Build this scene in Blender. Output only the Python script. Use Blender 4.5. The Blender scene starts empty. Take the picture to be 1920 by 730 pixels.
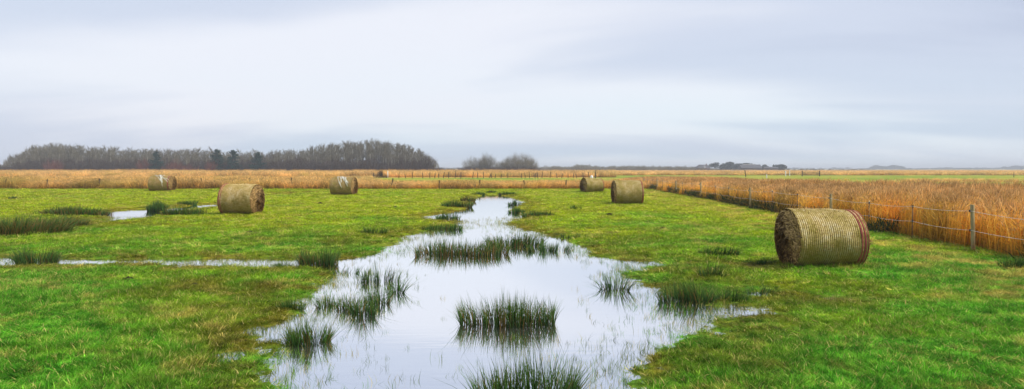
import bpy, math, random
import numpy as np
from mathutils import Vector, Euler

random.seed(7)
RNG = np.random.default_rng(11)
R = math.radians
SC = bpy.context.scene
COL = SC.collection

# ------------------------------------------------------------------ camera
CAM_H, FPX, HOR = 1.8, 1200.0, 317.0          # eye height, focal length and horizon row (1920 px wide picture)
cam_d = bpy.data.cameras.new('camera')
cam_d.sensor_width = 36.0
cam_d.lens = 36.0 * FPX / 1920.0
cam_d.shift_y = (HOR - 365.0) / 1920.0
cam_d.clip_start, cam_d.clip_end = 0.1, 20000
cam = bpy.data.objects.new('camera', cam_d)
cam.location = (0, 0, CAM_H)
cam.rotation_euler = (R(90), 0, 0)
COL.objects.link(cam)
SC.camera = cam

# ------------------------------------------------------------------ world: overcast cloud deck over a pale sky
SUN_EL, SUN_AZ = R(51), R(112)                 # azimuth clockwise from +Y (so from the right, a little behind the camera)
world = bpy.data.worlds.new('World')
SC.world = world
world.use_nodes = True
wn, wl = world.node_tree.nodes, world.node_tree.links
wn.clear()
def wnode(t, **kw):
    n = wn.new(t)
    for k, v in kw.items(): setattr(n, k, v)
    return n
w_out = wnode('ShaderNodeOutputWorld')
w_bg = wnode('ShaderNodeBackground'); w_bg.inputs['Strength'].default_value = 0.06
sky = wnode('ShaderNodeTexSky', sky_type='NISHITA', sun_disc=False)
sky.sun_elevation, sky.sun_rotation = SUN_EL, SUN_AZ
sky.air_density, sky.dust_density, sky.ozone_density = 1.0, 3.0, 1.5
tc = wnode('ShaderNodeTexCoord')
sep = wnode('ShaderNodeSeparateXYZ'); wl.new(tc.outputs['Generated'], sep.inputs[0])
absz = wnode('ShaderNodeMath', operation='ABSOLUTE'); wl.new(sep.outputs['Z'], absz.inputs[0])
zz = wnode('ShaderNodeMath', operation='ADD'); wl.new(absz.outputs[0], zz.inputs[0]); zz.inputs[1].default_value = 0.16
dx = wnode('ShaderNodeMath', operation='DIVIDE'); wl.new(sep.outputs['X'], dx.inputs[0]); wl.new(zz.outputs[0], dx.inputs[1])
dy = wnode('ShaderNodeMath', operation='DIVIDE'); wl.new(sep.outputs['Y'], dy.inputs[0]); wl.new(zz.outputs[0], dy.inputs[1])
comb = wnode('ShaderNodeCombineXYZ'); wl.new(dx.outputs[0], comb.inputs[0]); wl.new(dy.outputs[0], comb.inputs[1])
def wnoise(scale, detail, rough, off):
    m = wnode('ShaderNodeMapping'); m.inputs['Location'].default_value = off; m.inputs['Scale'].default_value = (0.50, 1.1, 1.0)
    wl.new(comb.outputs[0], m.inputs[0])
    n = wnode('ShaderNodeTexNoise'); n.inputs['Scale'].default_value = scale; n.inputs['Detail'].default_value = detail
    n.inputs['Roughness'].default_value = rough; n.inputs['Distortion'].default_value = 0.35
    wl.new(m.outputs[0], n.inputs['Vector']); return n.outputs['Fac']
n1 = wnoise(0.60, 5.0, 0.48, (7.7, 5.2, 1))
n2 = wnoise(0.40, 2.0, 0.4, (9.3, 4.2, 2))
def wramp(src, stops):
    r = wnode('ShaderNodeValToRGB'); e = r.color_ramp
    e.interpolation = 'EASE'
    while len(e.elements) < len(stops): e.elements.new(0.5)
    for el, (p, c) in zip(e.elements, stops): el.position = p; el.color = (*c, 1)
    wl.new(src, r.inputs[0]); return r.outputs[0]
def wmath(op, a, b):
    q = wnode('ShaderNodeMath', operation=op)
    for k_, v_ in enumerate((a, b)):
        if isinstance(v_, (int, float)): q.inputs[k_].default_value = v_
        else: wl.new(v_, q.inputs[k_])
    return q.outputs[0]
bx_ = wmath('DIVIDE', sep.outputs['X'], 0.80); bz_ = wmath('DIVIDE', wmath('SUBTRACT', sep.outputs['Z'], 0.10), 0.36)     # a long thin band of brighter cloud above the horizon
bd_ = wmath('SQRT', wmath('ADD', wmath('MULTIPLY', bx_, bx_), wmath('MULTIPLY', bz_, bz_)), 0.0)
thin_m = wnode('ShaderNodeMapRange', interpolation_type='SMOOTHSTEP'); wl.new(bd_, thin_m.inputs[0])
thin_m.inputs[1].default_value = 1.05; thin_m.inputs[2].default_value = 0.0; thin_m.inputs[3].default_value = -0.10; thin_m.inputs[4].default_value = 0.22
n1 = wmath('ADD', wmath('MULTIPLY', n1, 1.0), 0.0)
n1b = wnode('ShaderNodeMath', operation='ADD'); wl.new(n1, n1b.inputs[0]); wl.new(thin_m.outputs[0], n1b.inputs[1]); n1 = n1b.outputs[0]
cloud = wramp(n1, [(0.28, (4.25, 5.0, 6.4)), (0.47, (5.75, 6.52, 7.7)), (0.68, (7.7, 8.2, 8.8))])
tint = wramp(n2, [(0.35, (0.96, 1.005, 1.015)), (0.64, (1.03, 0.99, 1.0))])
mul = wnode('ShaderNodeMix', data_type='RGBA', blend_type='MULTIPLY'); mul.inputs[0].default_value = 1.0
wl.new(cloud, mul.inputs[6]); wl.new(tint, mul.inputs[7])
mixs = wnode('ShaderNodeMix', data_type='RGBA', blend_type='MIX'); mixs.inputs[0].default_value = 0.88
wl.new(sky.outputs[0], mixs.inputs[6]); wl.new(mul.outputs[2], mixs.inputs[7])
wl.new(mixs.outputs[2], w_bg.inputs['Color']); wl.new(w_bg.outputs[0], w_out.inputs['Surface'])

# ------------------------------------------------------------------ sun through the cloud
sun_d = bpy.data.lights.new('sun', 'SUN'); sun_d.energy = 2.2; sun_d.angle = R(12); sun_d.color = (1.0, 0.94, 0.84)
sun = bpy.data.objects.new('sun', sun_d); COL.objects.link(sun)
sdir = Vector((math.sin(SUN_AZ) * math.cos(SUN_EL), math.cos(SUN_AZ) * math.cos(SUN_EL), math.sin(SUN_EL)))
sun.rotation_euler = (-sdir).to_track_quat('-Z', 'Y').to_euler(); sun.location = (0, -20, 60)

SC.view_settings.view_transform = 'Standard'
SC.view_settings.look = 'None'
SC.view_settings.exposure = 1.0
SC.view_settings.gamma = 1.0
SC.view_settings.use_curve_mapping = False
SC.render.engine = 'CYCLES'
SC.render.resolution_x, SC.render.resolution_y = 1024, 389

# ------------------------------------------------------------------ helpers
def tag(o, label=None, cat=None, group=None, kind=None):
    if label: o['label'] = label
    if cat: o['category'] = cat
    if group: o['group'] = group
    if kind: o['kind'] = kind
    return o

def mk_mesh(name, V, faces, attrs=None, mats=(), midx=None, smooth=False):
    """V (n,3); faces: list of int arrays (m,3) / (m,4); attrs {name: per-vertex float array}"""
    me = bpy.data.meshes.new(name)
    V = np.ascontiguousarray(V, dtype=np.float32)
    faces = [np.asarray(f, dtype=np.int32) for f in faces if len(f)]
    me.vertices.add(len(V)); me.vertices.foreach_set('co', V.ravel())
    if faces:
        loops = np.concatenate([f.ravel() for f in faces])
        tot = np.concatenate([np.full(len(f), f.shape[1], np.int32) for f in faces])
        start = np.concatenate([[0], np.cumsum(tot)[:-1]]).astype(np.int32)
        me.loops.add(len(loops)); me.loops.foreach_set('vertex_index', loops)
        me.polygons.add(len(tot)); me.polygons.foreach_set('loop_start', start)
        try: me.polygons.foreach_set('loop_total', tot)
        except Exception: pass
        if midx is not None: me.polygons.foreach_set('material_index', np.asarray(midx, np.int32))
        me.polygons.foreach_set('use_smooth', np.full(len(tot), smooth, bool))
    for k, a in (attrs or {}).items():
        at = me.attributes.new(k, 'FLOAT', 'POINT'); at.data.foreach_set('value', np.asarray(a, np.float32))
    for m in mats: me.materials.append(m)
    me.update(calc_edges=True)
    return me

def obj(name, me, parent=None, loc=None):
    o = bpy.data.objects.new(name, me); COL.objects.link(o)
    if parent: o.parent = parent
    if loc is not None: o.location = loc
    return o

def empty(name, loc=(0, 0, 0), rz=0.0):
    o = bpy.data.objects.new(name, None); COL.objects.link(o)
    o.location = loc; o.rotation_euler = (0, 0, rz); o.empty_display_size = 0.2
    return o

def copy_tree(o, parent=None):
    c = o.copy(); COL.objects.link(c); c.parent = parent
    for ch in list(o.children): copy_tree(ch, c)
    return c

def ground_at(px, py, z=0.0):
    """a point of the (flat) land from its row and column in the 1920 x 730 picture"""
    Y = (CAM_H - z) * FPX / (py - HOR)
    return (px - 960.0) * Y / FPX, Y
def gx(px, Y): return (px - 960.0) * Y / FPX

class Geo:
    """collects pieces into one mesh"""
    def __init__(s): s.V = []; s.F3 = []; s.F4 = []; s.n = 0; s.A = []; s.B = []; s.m3 = []; s.m4 = []
    def add(s, V, f3=None, f4=None, a=None, b=None, m=0):
        V = np.asarray(V, float); k = len(V)
        if f3 is not None and len(f3): f3 = np.asarray(f3, int); s.F3.append(f3 + s.n); s.m3.append(np.full(len(f3), m))
        if f4 is not None and len(f4): f4 = np.asarray(f4, int); s.F4.append(f4 + s.n); s.m4.append(np.full(len(f4), m))
        s.V.append(V); s.A.append(np.zeros(k) if a is None else np.broadcast_to(a, (k,))); s.B.append(np.zeros(k) if b is None else np.broadcast_to(b, (k,)))
        s.n += k; return s
    def mesh(s, name, mats, smooth=False):
        F = []; M = []
        if s.F3: F.append(np.concatenate(s.F3)); M.append(np.concatenate(s.m3))
        if s.F4: F.append(np.concatenate(s.F4)); M.append(np.concatenate(s.m4))
        return mk_mesh(name, np.concatenate(s.V), F, {'t': np.concatenate(s.A), 'r': np.concatenate(s.B)}, mats, np.concatenate(M), smooth)
    def box(s, c, d, rot=None, m=0, b=0.0):
        x, y, z = np.array(d) / 2
        V = np.array([(i, j, k) for k in (-z, z) for j in (-y, y) for i in (-x, x)])
        if rot is not None: V = V @ np.array(Euler(rot).to_matrix()).T
        return s.add(V + np.array(c), f4=[(0, 2, 3, 1), (4, 5, 7, 6), (0, 1, 5, 4), (2, 6, 7, 3), (0, 4, 6, 2), (1, 3, 7, 5)], m=m, b=b)
    def tube(s, P, rad, sides=6, m=0, cap=True, b=0.0, t=None):
        P = np.asarray(P, float); n = len(P); rad = np.broadcast_to(np.asarray(rad, float), (n,))
        T = np.gradient(P, axis=0); T /= np.linalg.norm(T, axis=1)[:, None] + 1e-9
        up = np.where(np.abs(T[:, 2:3]) > 0.9, np.array([[1.0, 0, 0]]), np.array([[0, 0, 1.0]]))
        U = np.cross(T, up); U /= np.linalg.norm(U, axis=1)[:, None] + 1e-9; W = np.cross(T, U)
        th = np.arange(sides) * 2 * np.pi / sides
        V = P[:, None] + rad[:, None, None] * (np.cos(th)[None, :, None] * U[:, None] + np.sin(th)[None, :, None] * W[:, None])
        V = V.reshape(-1, 3); i = np.arange(n - 1)[:, None] * sides; j = np.arange(sides)[None]; k = (j + 1) % sides
        f = np.stack([i + j, i + k, i + sides + k, i + sides + j], -1).reshape(-1, 4)
        tt = np.repeat(np.linspace(0, 1, n) if t is None else np.broadcast_to(t, (n,)), sides)
        f3 = []
        if cap:
            V = np.vstack([V, P[:1], P[-1:]]); a0, a1 = n * sides, n * sides + 1
            for q in range(sides):
                f3.append((a0, (q + 1) % sides, q)); f3.append((a1, (n - 1) * sides + q, (n - 1) * sides + (q + 1) % sides))
            tt = np.concatenate([tt, tt[:1], tt[-1:]])
        return s.add(V, f3=f3, f4=f, a=tt, b=b, m=m)
    def strips(s, base, az, lean, h, w, segs=2, p=1.8, face=None, r=None, m=0, tipw=0.0):
        """tapering blades"""
        base = np.asarray(base, float); n = len(base)
        az, lean, h, w = (np.broadcast_to(np.asarray(q, float), (n,)) for q in (az, lean, h, w))
        face = RNG.uniform(0, 2 * np.pi, n) if face is None else np.broadcast_to(face, (n,))
        r = RNG.random(n) if r is None else np.broadcast_to(r, (n,))
        per = 2 * segs + 1; V = np.zeros((n, per, 3)); T = np.zeros((n, per))
        fx, fy = np.cos(face), np.sin(face)
        for k in range(segs + 1):
            t = k / segs
            c = base + np.stack([np.cos(az) * lean * t ** p, np.sin(az) * lean * t ** p, h * t], 1)
            if k < segs:
                hw = 0.5 * w * (1 - (1 - tipw) * t ** 1.5)
                o = np.stack([fx * hw, fy * hw, 0 * hw], 1)
                V[:, 2 * k] = c - o; V[:, 2 * k + 1] = c + o; T[:, 2 * k] = T[:, 2 * k + 1] = t
            else: V[:, 2 * k] = c; T[:, 2 * k] = 1
        q = []
        for k in range(segs - 1): q += [(2*k, 2*k+1, 2*k+3), (2*k, 2*k+3, 2*k+2)]
        k = segs - 1; q.append((2*k, 2*k+1, 2*k+2))
        F = (np.arange(n)[:, None, None] * per + np.array(q)[None]).reshape(-1, 3)
        return s.add(V.reshape(-1, 3), f3=F, a=T.ravel(), b=np.repeat(r, per), m=m)

# value noise for the lie of the land
_perm = np.random.default_rng(5).random((256, 256))
def vnoise(x, y):
    xi, yi = np.floor(x).astype(int), np.floor(y).astype(int); fx, fy = x - xi, y - yi
    fx, fy = fx * fx * (3 - 2 * fx), fy * fy * (3 - 2 * fy)
    g = lambda a, b: _perm[a & 255, b & 255]
    return (g(xi, yi) * (1 - fx) + g(xi + 1, yi) * fx) * (1 - fy) + (g(xi, yi + 1) * (1 - fx) + g(xi + 1, yi + 1) * fx) * fy
def fbm(x, y, o=4, g=0.5):
    s = 0; a = 1; t = 0
    for i in range(o):
        s = s + a * vnoise(x * 2 ** i + 17.3 * i, y * 2 ** i + 9.1 * i); t += a; a *= g
    return s / t * 2 - 1                                        # about -1 .. 1

# ------------------------------------------------------------------ materials
def mat(name):
    m = bpy.data.materials.new(name); m.use_nodes = True; m.node_tree.nodes.clear()
    return m, m.node_tree.nodes, m.node_tree.links
class NT:
    def __init__(s, m): s.n = m.node_tree.nodes; s.l = m.node_tree.links
    def __call__(s, t, ins=None, **kw):
        n = s.n.new(t)
        for k, v in kw.items(): setattr(n, k, v)
        for k, v in (ins or {}).items():
            if isinstance(v, bpy.types.NodeSocket): s.l.new(v, n.inputs[k])
            else: n.inputs[k].default_value = v
        return n
    def noise(s, vec, scale, detail=3, rough=0.5, out='Fac'):
        return s('ShaderNodeTexNoise', {'Vector': vec, 'Scale': scale, 'Detail': detail, 'Roughness': rough}).outputs[out]
    def ramp(s, fac, stops, interp='LINEAR'):
        r = s('ShaderNodeValToRGB', {0: fac}); e = r.color_ramp; e.interpolation = interp
        while len(e.elements) < len(stops): e.elements.new(0.5)
        for el, (p, c) in zip(e.elements, stops):
            el.position = p; el.color = (*c, 1) if isinstance(c, tuple) else (c, c, c, 1)
        return r.outputs[0]
    def mix(s, f, a, b, bt='MIX'):
        n = s('ShaderNodeMix', data_type='RGBA', blend_type=bt)
        for i, v in ((0, f), (6, a), (7, b)):
            if isinstance(v, bpy.types.NodeSocket): s.l.new(v, n.inputs[i])
            else: n.inputs[i].default_value = v if i == 0 else (*v, 1)
        return n.outputs[2]
    def math(s, op, a, b=0.0, clamp=False):
        n = s('ShaderNodeMath', {0: a, 1: b}, operation=op); n.use_clamp = clamp; return n.outputs[0]
    def maprange(s, v, a, b, c=0.0, d=1.0):
        return s('ShaderNodeMapRange', {0: v, 1: a, 2: b, 3: c, 4: d}).outputs[0]
    def attr(s, name, kind='GEOMETRY', out='Fac'):
        return s('ShaderNodeAttribute', attribute_name=name, attribute_type=kind).outputs[out]
    def out(s, sh): s('ShaderNodeOutputMaterial', {'Surface': sh})
    def leafy(s, colr, trans=0.3, rough=0.6, spec=0.2):
        p = s('ShaderNodeBsdfPrincipled', {'Base Color': colr, 'Roughness': rough, 'Specular IOR Level': spec})
        t = s('ShaderNodeBsdfTranslucent', {'Color': colr})
        s.out(s('ShaderNodeMixShader', {0: trans, 1: p.outputs[0], 2: t.outputs[0]}).outputs[0])
    def simple(s, colr, rough=0.8, spec=0.2, bump=None, bstr=0.3, bdist=0.01):
        p = s('ShaderNodeBsdfPrincipled', {'Base Color': colr, 'Roughness': rough, 'Specular IOR Level': spec})
        if bump is not None:
            b = s('ShaderNodeBump', {'Strength': bstr, 'Distance': bdist, 'Height': bump}); s.l.new(b.outputs[0], p.inputs['Normal'])
        s.out(p.outputs[0])

def FENCE_X(y): return 9.05 + 0.047 * y

def pasture_colour(nt, pos, wet):
    """colour of the sward from where it grows: lush near the pond's foot, yellower up the field, strawy by the fence, brown where it is wet"""
    sp = nt('ShaderNodeSeparateXYZ', {0: pos})
    big = nt.noise(pos, 0.32, 3, 0.55); mid = nt.noise(pos, 1.7, 3, 0.6); fine = nt.noise(pos, 7.0, 2, 0.6)
    lush = nt.ramp(fine, [(0.32, (0.042, 0.185, 0.010)), (0.52, (0.105, 0.345, 0.020)), (0.72, (0.245, 0.490, 0.045))])
    yell = nt.ramp(fine, [(0.30, (0.160, 0.275, 0.006)), (0.52, (0.345, 0.415, 0.010)), (0.74, (0.560, 0.510, 0.030))])
    far = nt.maprange(sp.outputs['Y'], 8.0, 26.0)
    far = nt.math('ADD', far, nt.math('MULTIPLY', nt.math('SUBTRACT', big, 0.5), 2.4))
    far = nt.math('ADD', far, nt.math('MULTIPLY', nt.math('SUBTRACT', mid, 0.5), 0.8), clamp=True)
    c = nt.mix(far, lush, yell)
    # straw and old stalks, more of them along the fence
    fd = nt.math('SUBTRACT', nt.math('ADD', nt.math('MULTIPLY', sp.outputs['Y'], 0.047), 9.05), sp.outputs['X'])
    nearf = nt.math('SUBTRACT', 1.0, nt.math('DIVIDE', nt.math('ABSOLUTE', nt.math('SUBTRACT', fd, 1.3)), 2.6), clamp=True)
    st = nt.noise(pos, 1.1, 4, 0.65)
    st = nt.math('ADD', st, nt.math('MULTIPLY', nearf, 0.16))
    st = nt.maprange(st, 0.58, 0.74)
    c = nt.mix(nt.math('MULTIPLY', st, 0.75), c, (0.56, 0.42, 0.10))
    wn_ = nt.math('MULTIPLY', wet, nt.maprange(nt.noise(pos, 0.9, 3, 0.6), 0.35, 0.57))
    br = nt.ramp(fine, [(0.3, (0.085, 0.060, 0.006)), (0.6, (0.23, 0.145, 0.015)), (0.8, (0.33, 0.25, 0.03))])
    return nt.mix(nt.math('MULTIPLY', wn_, 0.85), c, br), fine, mid

# ground
M_GROUND, _, _ = mat('meadow'); nt = NT(M_GROUND)
geo = nt('ShaderNodeNewGeometry'); pos = geo.outputs['Position']
pc, fine, mid = pasture_colour(nt, pos, nt.attr('wet'))
tanf = nt.attr('tan')
tanc = nt.ramp(nt.noise(pos, 0.5, 5, 0.7), [(0.3, (0.34, 0.18, 0.03)), (0.5, (0.60, 0.36, 0.07)), (0.7, (0.68, 0.46, 0.13))])
c = nt.mix(nt.attr('far'), pc, nt.ramp(nt.noise(pos, 0.05, 4, 0.6), [(0.35, (0.13, 0.22, 0.014)), (0.5, (0.25, 0.28, 0.018)), (0.7, (0.40, 0.33, 0.05))]))
c = nt.mix(tanf, c, tanc)
c = nt.mix(nt.attr('mud'), c, nt.ramp(fine, [(0.3, (0.035, 0.028, 0.012)), (0.7, (0.085, 0.07, 0.03))]))
hgt = nt.math('ADD', nt.noise(pos, 14.0, 4, 0.7), nt.math('MULTIPLY', mid, 1.5))
nt.simple(c, 0.9, 0.1, hgt, 0.8, 0.03)

M_GRASS, _, _ = mat('grass_blades'); nt = NT(M_GRASS)
geo = nt('ShaderNodeNewGeometry'); pos = geo.outputs['Position']
pc, fine, mid = pasture_colour(nt, pos, nt.attr('wet', 'INSTANCER'))
rr, tt = nt.attr('r'), nt.attr('t')
pc = nt.mix(nt.attr('dry', 'INSTANCER'), pc, (0.62, 0.47, 0.13))
pc = nt.mix(nt.maprange(rr, 0.91, 0.96), pc, (0.62, 0.50, 0.17))
pc = nt.mix(1.0, pc, nt.ramp(rr, [(0.0, 0.46), (0.5, 1.0), (0.88, 1.6), (0.9, 1.0), (1.0, 1.15)]), 'MULTIPLY')
pc = nt.mix(1.0, pc, nt('ShaderNodeCombineXYZ', {0: nt.attr('tone', 'INSTANCER'), 1: nt.attr('tone', 'INSTANCER'), 2: nt.attr('tone', 'INSTANCER')}).outputs[0], 'MULTIPLY')
nt.leafy(pc, 0.45, 0.6, 0.08)

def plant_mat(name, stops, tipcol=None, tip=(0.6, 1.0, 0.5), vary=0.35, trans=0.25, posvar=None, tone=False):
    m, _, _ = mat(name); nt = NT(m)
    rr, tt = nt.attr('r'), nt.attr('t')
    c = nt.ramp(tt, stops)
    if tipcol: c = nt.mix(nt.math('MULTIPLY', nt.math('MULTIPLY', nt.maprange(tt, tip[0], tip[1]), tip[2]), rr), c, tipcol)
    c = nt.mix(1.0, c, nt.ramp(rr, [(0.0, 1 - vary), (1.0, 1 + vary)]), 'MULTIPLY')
    if posvar:
        pos = nt('ShaderNodeNewGeometry').outputs['Position']
        c = nt.mix(nt.maprange(nt.noise(pos, posvar[0], 3, 0.6), posvar[1], posvar[2]), c, posvar[3], posvar[4] if len(posvar) > 4 else 'MIX')
    if tone: c = nt.mix(1.0, c, nt('ShaderNodeCombineXYZ', {0: nt.attr('tone', 'INSTANCER'), 1: nt.attr('tone', 'INSTANCER'), 2: nt.attr('tone', 'INSTANCER')}).outputs[0], 'MULTIPLY')
    nt.leafy(c, trans); return m
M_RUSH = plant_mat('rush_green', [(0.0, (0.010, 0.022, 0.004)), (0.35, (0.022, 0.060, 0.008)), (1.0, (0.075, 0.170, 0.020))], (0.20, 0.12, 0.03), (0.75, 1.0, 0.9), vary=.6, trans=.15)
M_RUSH_DEAD = plant_mat('rush_dead', [(0.0, (0.07, 0.045, 0.012)), (0.5, (0.17, 0.10, 0.022)), (1.0, (0.26, 0.16, 0.045))])
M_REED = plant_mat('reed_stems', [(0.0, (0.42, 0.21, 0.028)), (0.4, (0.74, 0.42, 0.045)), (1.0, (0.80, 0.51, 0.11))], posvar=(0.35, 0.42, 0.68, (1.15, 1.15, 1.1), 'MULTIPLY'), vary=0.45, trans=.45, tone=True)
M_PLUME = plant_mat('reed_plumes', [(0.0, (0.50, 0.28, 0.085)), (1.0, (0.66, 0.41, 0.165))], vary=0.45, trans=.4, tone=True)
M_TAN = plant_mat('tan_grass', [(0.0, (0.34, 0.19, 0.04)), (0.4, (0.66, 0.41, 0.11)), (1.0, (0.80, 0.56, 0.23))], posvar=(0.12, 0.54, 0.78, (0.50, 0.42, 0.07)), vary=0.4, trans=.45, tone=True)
M_BRAMBLE = plant_mat('ditch_weeds', [(0.0, (0.025, 0.035, 0.008)), (1.0, (0.07, 0.085, 0.02))])

def bark(name, a, b, sc=1.5):
    m, _, _ = mat(name); nt = NT(m)
    pos = nt('ShaderNodeTexCoord').outputs['Object']
    nt.simple(nt.ramp(nt.noise(pos, sc, 4, 0.6), [(0.35, a), (0.65, b)]), 0.9, 0.1); return m
M_TRUNK = bark('trunk_bark', (0.20, 0.19, 0.14), (0.46, 0.45, 0.37))
M_TWIG = bark('bare_twigs', (0.108, 0.097, 0.062), (0.205, 0.185, 0.122), 0.8)
M_TWIG_B = bark('brown_twigs', (0.040, 0.026, 0.018), (0.080, 0.055, 0.036), 0.8)
M_TWIG_R = bark('red_twigs', (0.105, 0.034, 0.024), (0.17, 0.065, 0.042), 0.8)
M_NEEDLE = bark('needles', (0.008, 0.034, 0.022), (0.022, 0.070, 0.045), 2.0)
M_FARLEAF = bark('far_foliage', (0.035, 0.045, 0.035), (0.075, 0.085, 0.065), 0.6)

# water: still, shallow, mirror-like at this low angle
M_WATER, _, _ = mat('still_water'); nt = NT(M_WATER)
pos = nt('ShaderNodeNewGeometry').outputs['Position']
mp = nt('ShaderNodeMapping', {0: pos, 'Scale': (0.6, 2.4, 1)})
bmp = nt('ShaderNodeBump', {'Strength': 0.05, 'Distance': 0.02, 'Height': nt.noise(mp.outputs[0], 3.0, 3, 0.5)})
gl = nt('ShaderNodeBsdfGlossy', {'Color': (0.96, 0.97, 0.99, 1), 'Roughness': 0.03, 'Normal': bmp.outputs[0]})
df = nt('ShaderNodeBsdfDiffuse', {'Color': (0.24, 0.24, 0.22, 1)})
fr = nt('ShaderNodeFresnel', {'IOR': 1.9})
ff = nt.math('ADD', 0.82, nt.math('MULTIPLY', fr.outputs[0], 0.4), clamp=True)
nt.out(nt('ShaderNodeMixShader', {0: ff, 1: df.outputs[0], 2: gl.outputs[0]}).outputs[0])

# ------------------------------------------------------------------ where water stands
def poly(pts, **k): return np.array([ground_at(px, py) for px, py in pts])
POND = [poly([(560, 780), (505, 730), (492, 702), (462, 668), (478, 628), (520, 606), (545, 582), (570, 560), (596, 541), (622, 516),
              (606, 506), (556, 503), (480, 501), (400, 500), (300, 497), (200, 496), (110, 497), (60, 500), (0, 500), (-120, 503),
              (-120, 484), (0, 483), (60, 484), (110, 486.5), (200, 486), (300, 486), (400, 486.5), (500, 487.5), (560, 488), (625, 488), (655, 486), (690, 478), (716, 471), (736, 462), (747, 449), (772, 440), (802, 432), (850, 429),
              (862, 424), (852, 417), (820, 413), (786, 409.5), (802, 404.5), (822, 402), (850, 399), (874, 390), (880, 377), (893, 370.5), (905, 366), (942, 366), (958, 371),
              (978, 376.5), (984, 379), (974, 388), (960, 394), (976, 399), (988, 408), (966, 413), (950, 418), (974, 425), (986, 432), (1020, 436),
              (1042, 447), (1072, 455), (1095, 464), (1102, 475), (1115, 482), (1150, 487), (1200, 491), (1245, 494.5), (1262, 497), (1232, 500), (1194, 504),
              (1176, 514), (1182, 526), (1215, 538), (1246, 548), (1284, 562), (1330, 573), (1392, 578), (1398, 592), (1345, 604), (1300, 622), (1250, 652), (1212, 684), (1192, 712), (1170, 760),
              (1130, 900), (1000, 1100), (760, 1050), (640, 900)]),
        poly([(196, 397), (240, 393.5), (285, 392), (304, 393), (306, 405), (285, 408), (255, 411), (225, 413.5), (196, 415)]),
        poly([(118, 414), (150, 409), (178, 411), (182, 415), (150, 418.5), (122, 418)]),
        poly([(300, 393), (345, 388), (375, 384.5), (412, 382.5), (412, 386.5), (372, 391), (340, 396), (303, 404)]),
        poly([(494, 365.2), (520, 362.8), (560, 361), (588, 360.4), (575, 362.6), (530, 366), (496, 368)]),
        poly([(96, 366.8), (112, 365), (136, 365), (120, 366.8)]),
        poly([(-10, 376), (12, 373.6), (16, 375), (-10, 377.8)]),
        poly([(1384, 496.5), (1410, 495), (1432, 496.5), (1410, 499)]),
        poly([(1404, 548), (1440, 546), (1450, 551), (1412, 555)]),
        poly([(1546, 558), (1570, 556), (1590, 560), (1560, 562)])]
def shore_dist(x, y):
    """metres to the nearest bank: negative in the water"""
    P = np.stack([x, y], 1); best = np.full(len(P), 1e9); inside = np.zeros(len(P), bool)
    for pg in POND:
        A, B = pg, np.roll(pg, -1, 0)
        ins = np.zeros(len(P), bool)
        for a, b in zip(A, B):
            d = b - a; t = np.clip(((P - a) @ d) / (d @ d + 1e-12), 0, 1)
            q = P - (a + t[:, None] * d); best = np.minimum(best, q[:, 0] ** 2 + q[:, 1] ** 2)
            cr = (a[1] > P[:, 1]) != (b[1] > P[:, 1])
            xi = a[0] + (P[:, 1] - a[1]) / (b[1] - a[1] + 1e-12) * (b[0] - a[0])
            ins ^= cr & (P[:, 0] < xi)
        inside |= ins
    return np.where(inside, -1, 1) * np.sqrt(best)
def land(x, y, need=False):
    x = np.atleast_1d(np.asarray(x, float)); y = np.atleast_1d(np.asarray(y, float))
    w = np.full(len(x), 8.0); near = (y < 66) & (y > -4) & (np.abs(x) < 62)
    if near.any(): w[near] = shore_dist(x[near], y[near])
    w2 = w + 0.10 * fbm(x * 0.9, y * 0.9, 3)
    h = np.where(w2 > 0, 0.085 * (1 - np.exp(-w2 / 1.5)), -0.16 * (1 - np.exp(w2 / 1.3)))
    sh = np.zeros(len(x))                                        # the flattest, soggiest margins
    for px, py, rx, ry in ((1300, 625, .9, .8), (1215, 690, .6, .8), (1365, 590, .7, .7), (505, 650, .55, .9), (560, 585, .6, .6), (1210, 520, .8, 1.0)):
        cx, cy = ground_at(px, py); sh = np.maximum(sh, np.exp(-((x - cx) / rx) ** 2 - ((y - cy) / ry) ** 2))
    h = h * (1 - .78 * sh)
    k = np.clip(1 - (w2 - 2) / 6, 0.5, 1)
    h = h + k * (0.021 * fbm(x * 2.1, y * 2.1, 3) + 0.015 * fbm(x * 9 + 3, y * 9, 2))
    h = h + np.clip(w2 / 3, 0, 1) * 0.028 * fbm(x * 0.35 + 40, y * 0.35, 3)
    h = h - .034 * np.clip(-w2 / .15, 0, 1) * (1 - .9 * sh)
    h = np.where(w2 > 3.5, np.maximum(h, 0.012), h)
    return (h, w2) if need else h
def land1(x, y): return float(land([x], [y])[0])

# land cover: 1 = tall dry grass / reed ground
def cover(x, y):
    px = 960 + FPX * x / np.maximum(y, 1); py = HOR + FPX * CAM_H / np.maximum(y, 1)
    j = 4 * fbm(x * 0.06, y * 0.06, 3)
    tan = np.zeros(len(x)); far = np.clip((y - 52) / 4, 0, 1)
    left = px < 1110
    belt = (y > 54.0) & (y < 62 + 0.4 * j) & (x < FENCE_X(y) + 2)
    tan = np.where(belt, 1, tan)
    tan = np.where(left & (y > 61) & (px + 40 * j < 640) & (fbm(x * 0.05 + 8, y * 0.09, 2) > -0.25), 0.85, tan)
    tan = np.where(left & (y > 126 + j), 1, tan)
    strip = (x > FENCE_X(y) + 0.5) & (x < FENCE_X(y) + 6.5 + 0.5 * j) & (y < 75)
    tan = np.where(strip, 1, tan)
    tan = np.where(~left & (y > 175 + 2 * j) , 0.9, tan)
    mixr = ~left & (x > FENCE_X(y) + 7) & (y < 95) & (fbm(x * 0.08, y * 0.08, 3) > 0.05)
    tan = np.where(mixr, 0.7, tan)
    tan = np.where(y > 700, 0.35, tan)
    return tan, far

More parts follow.
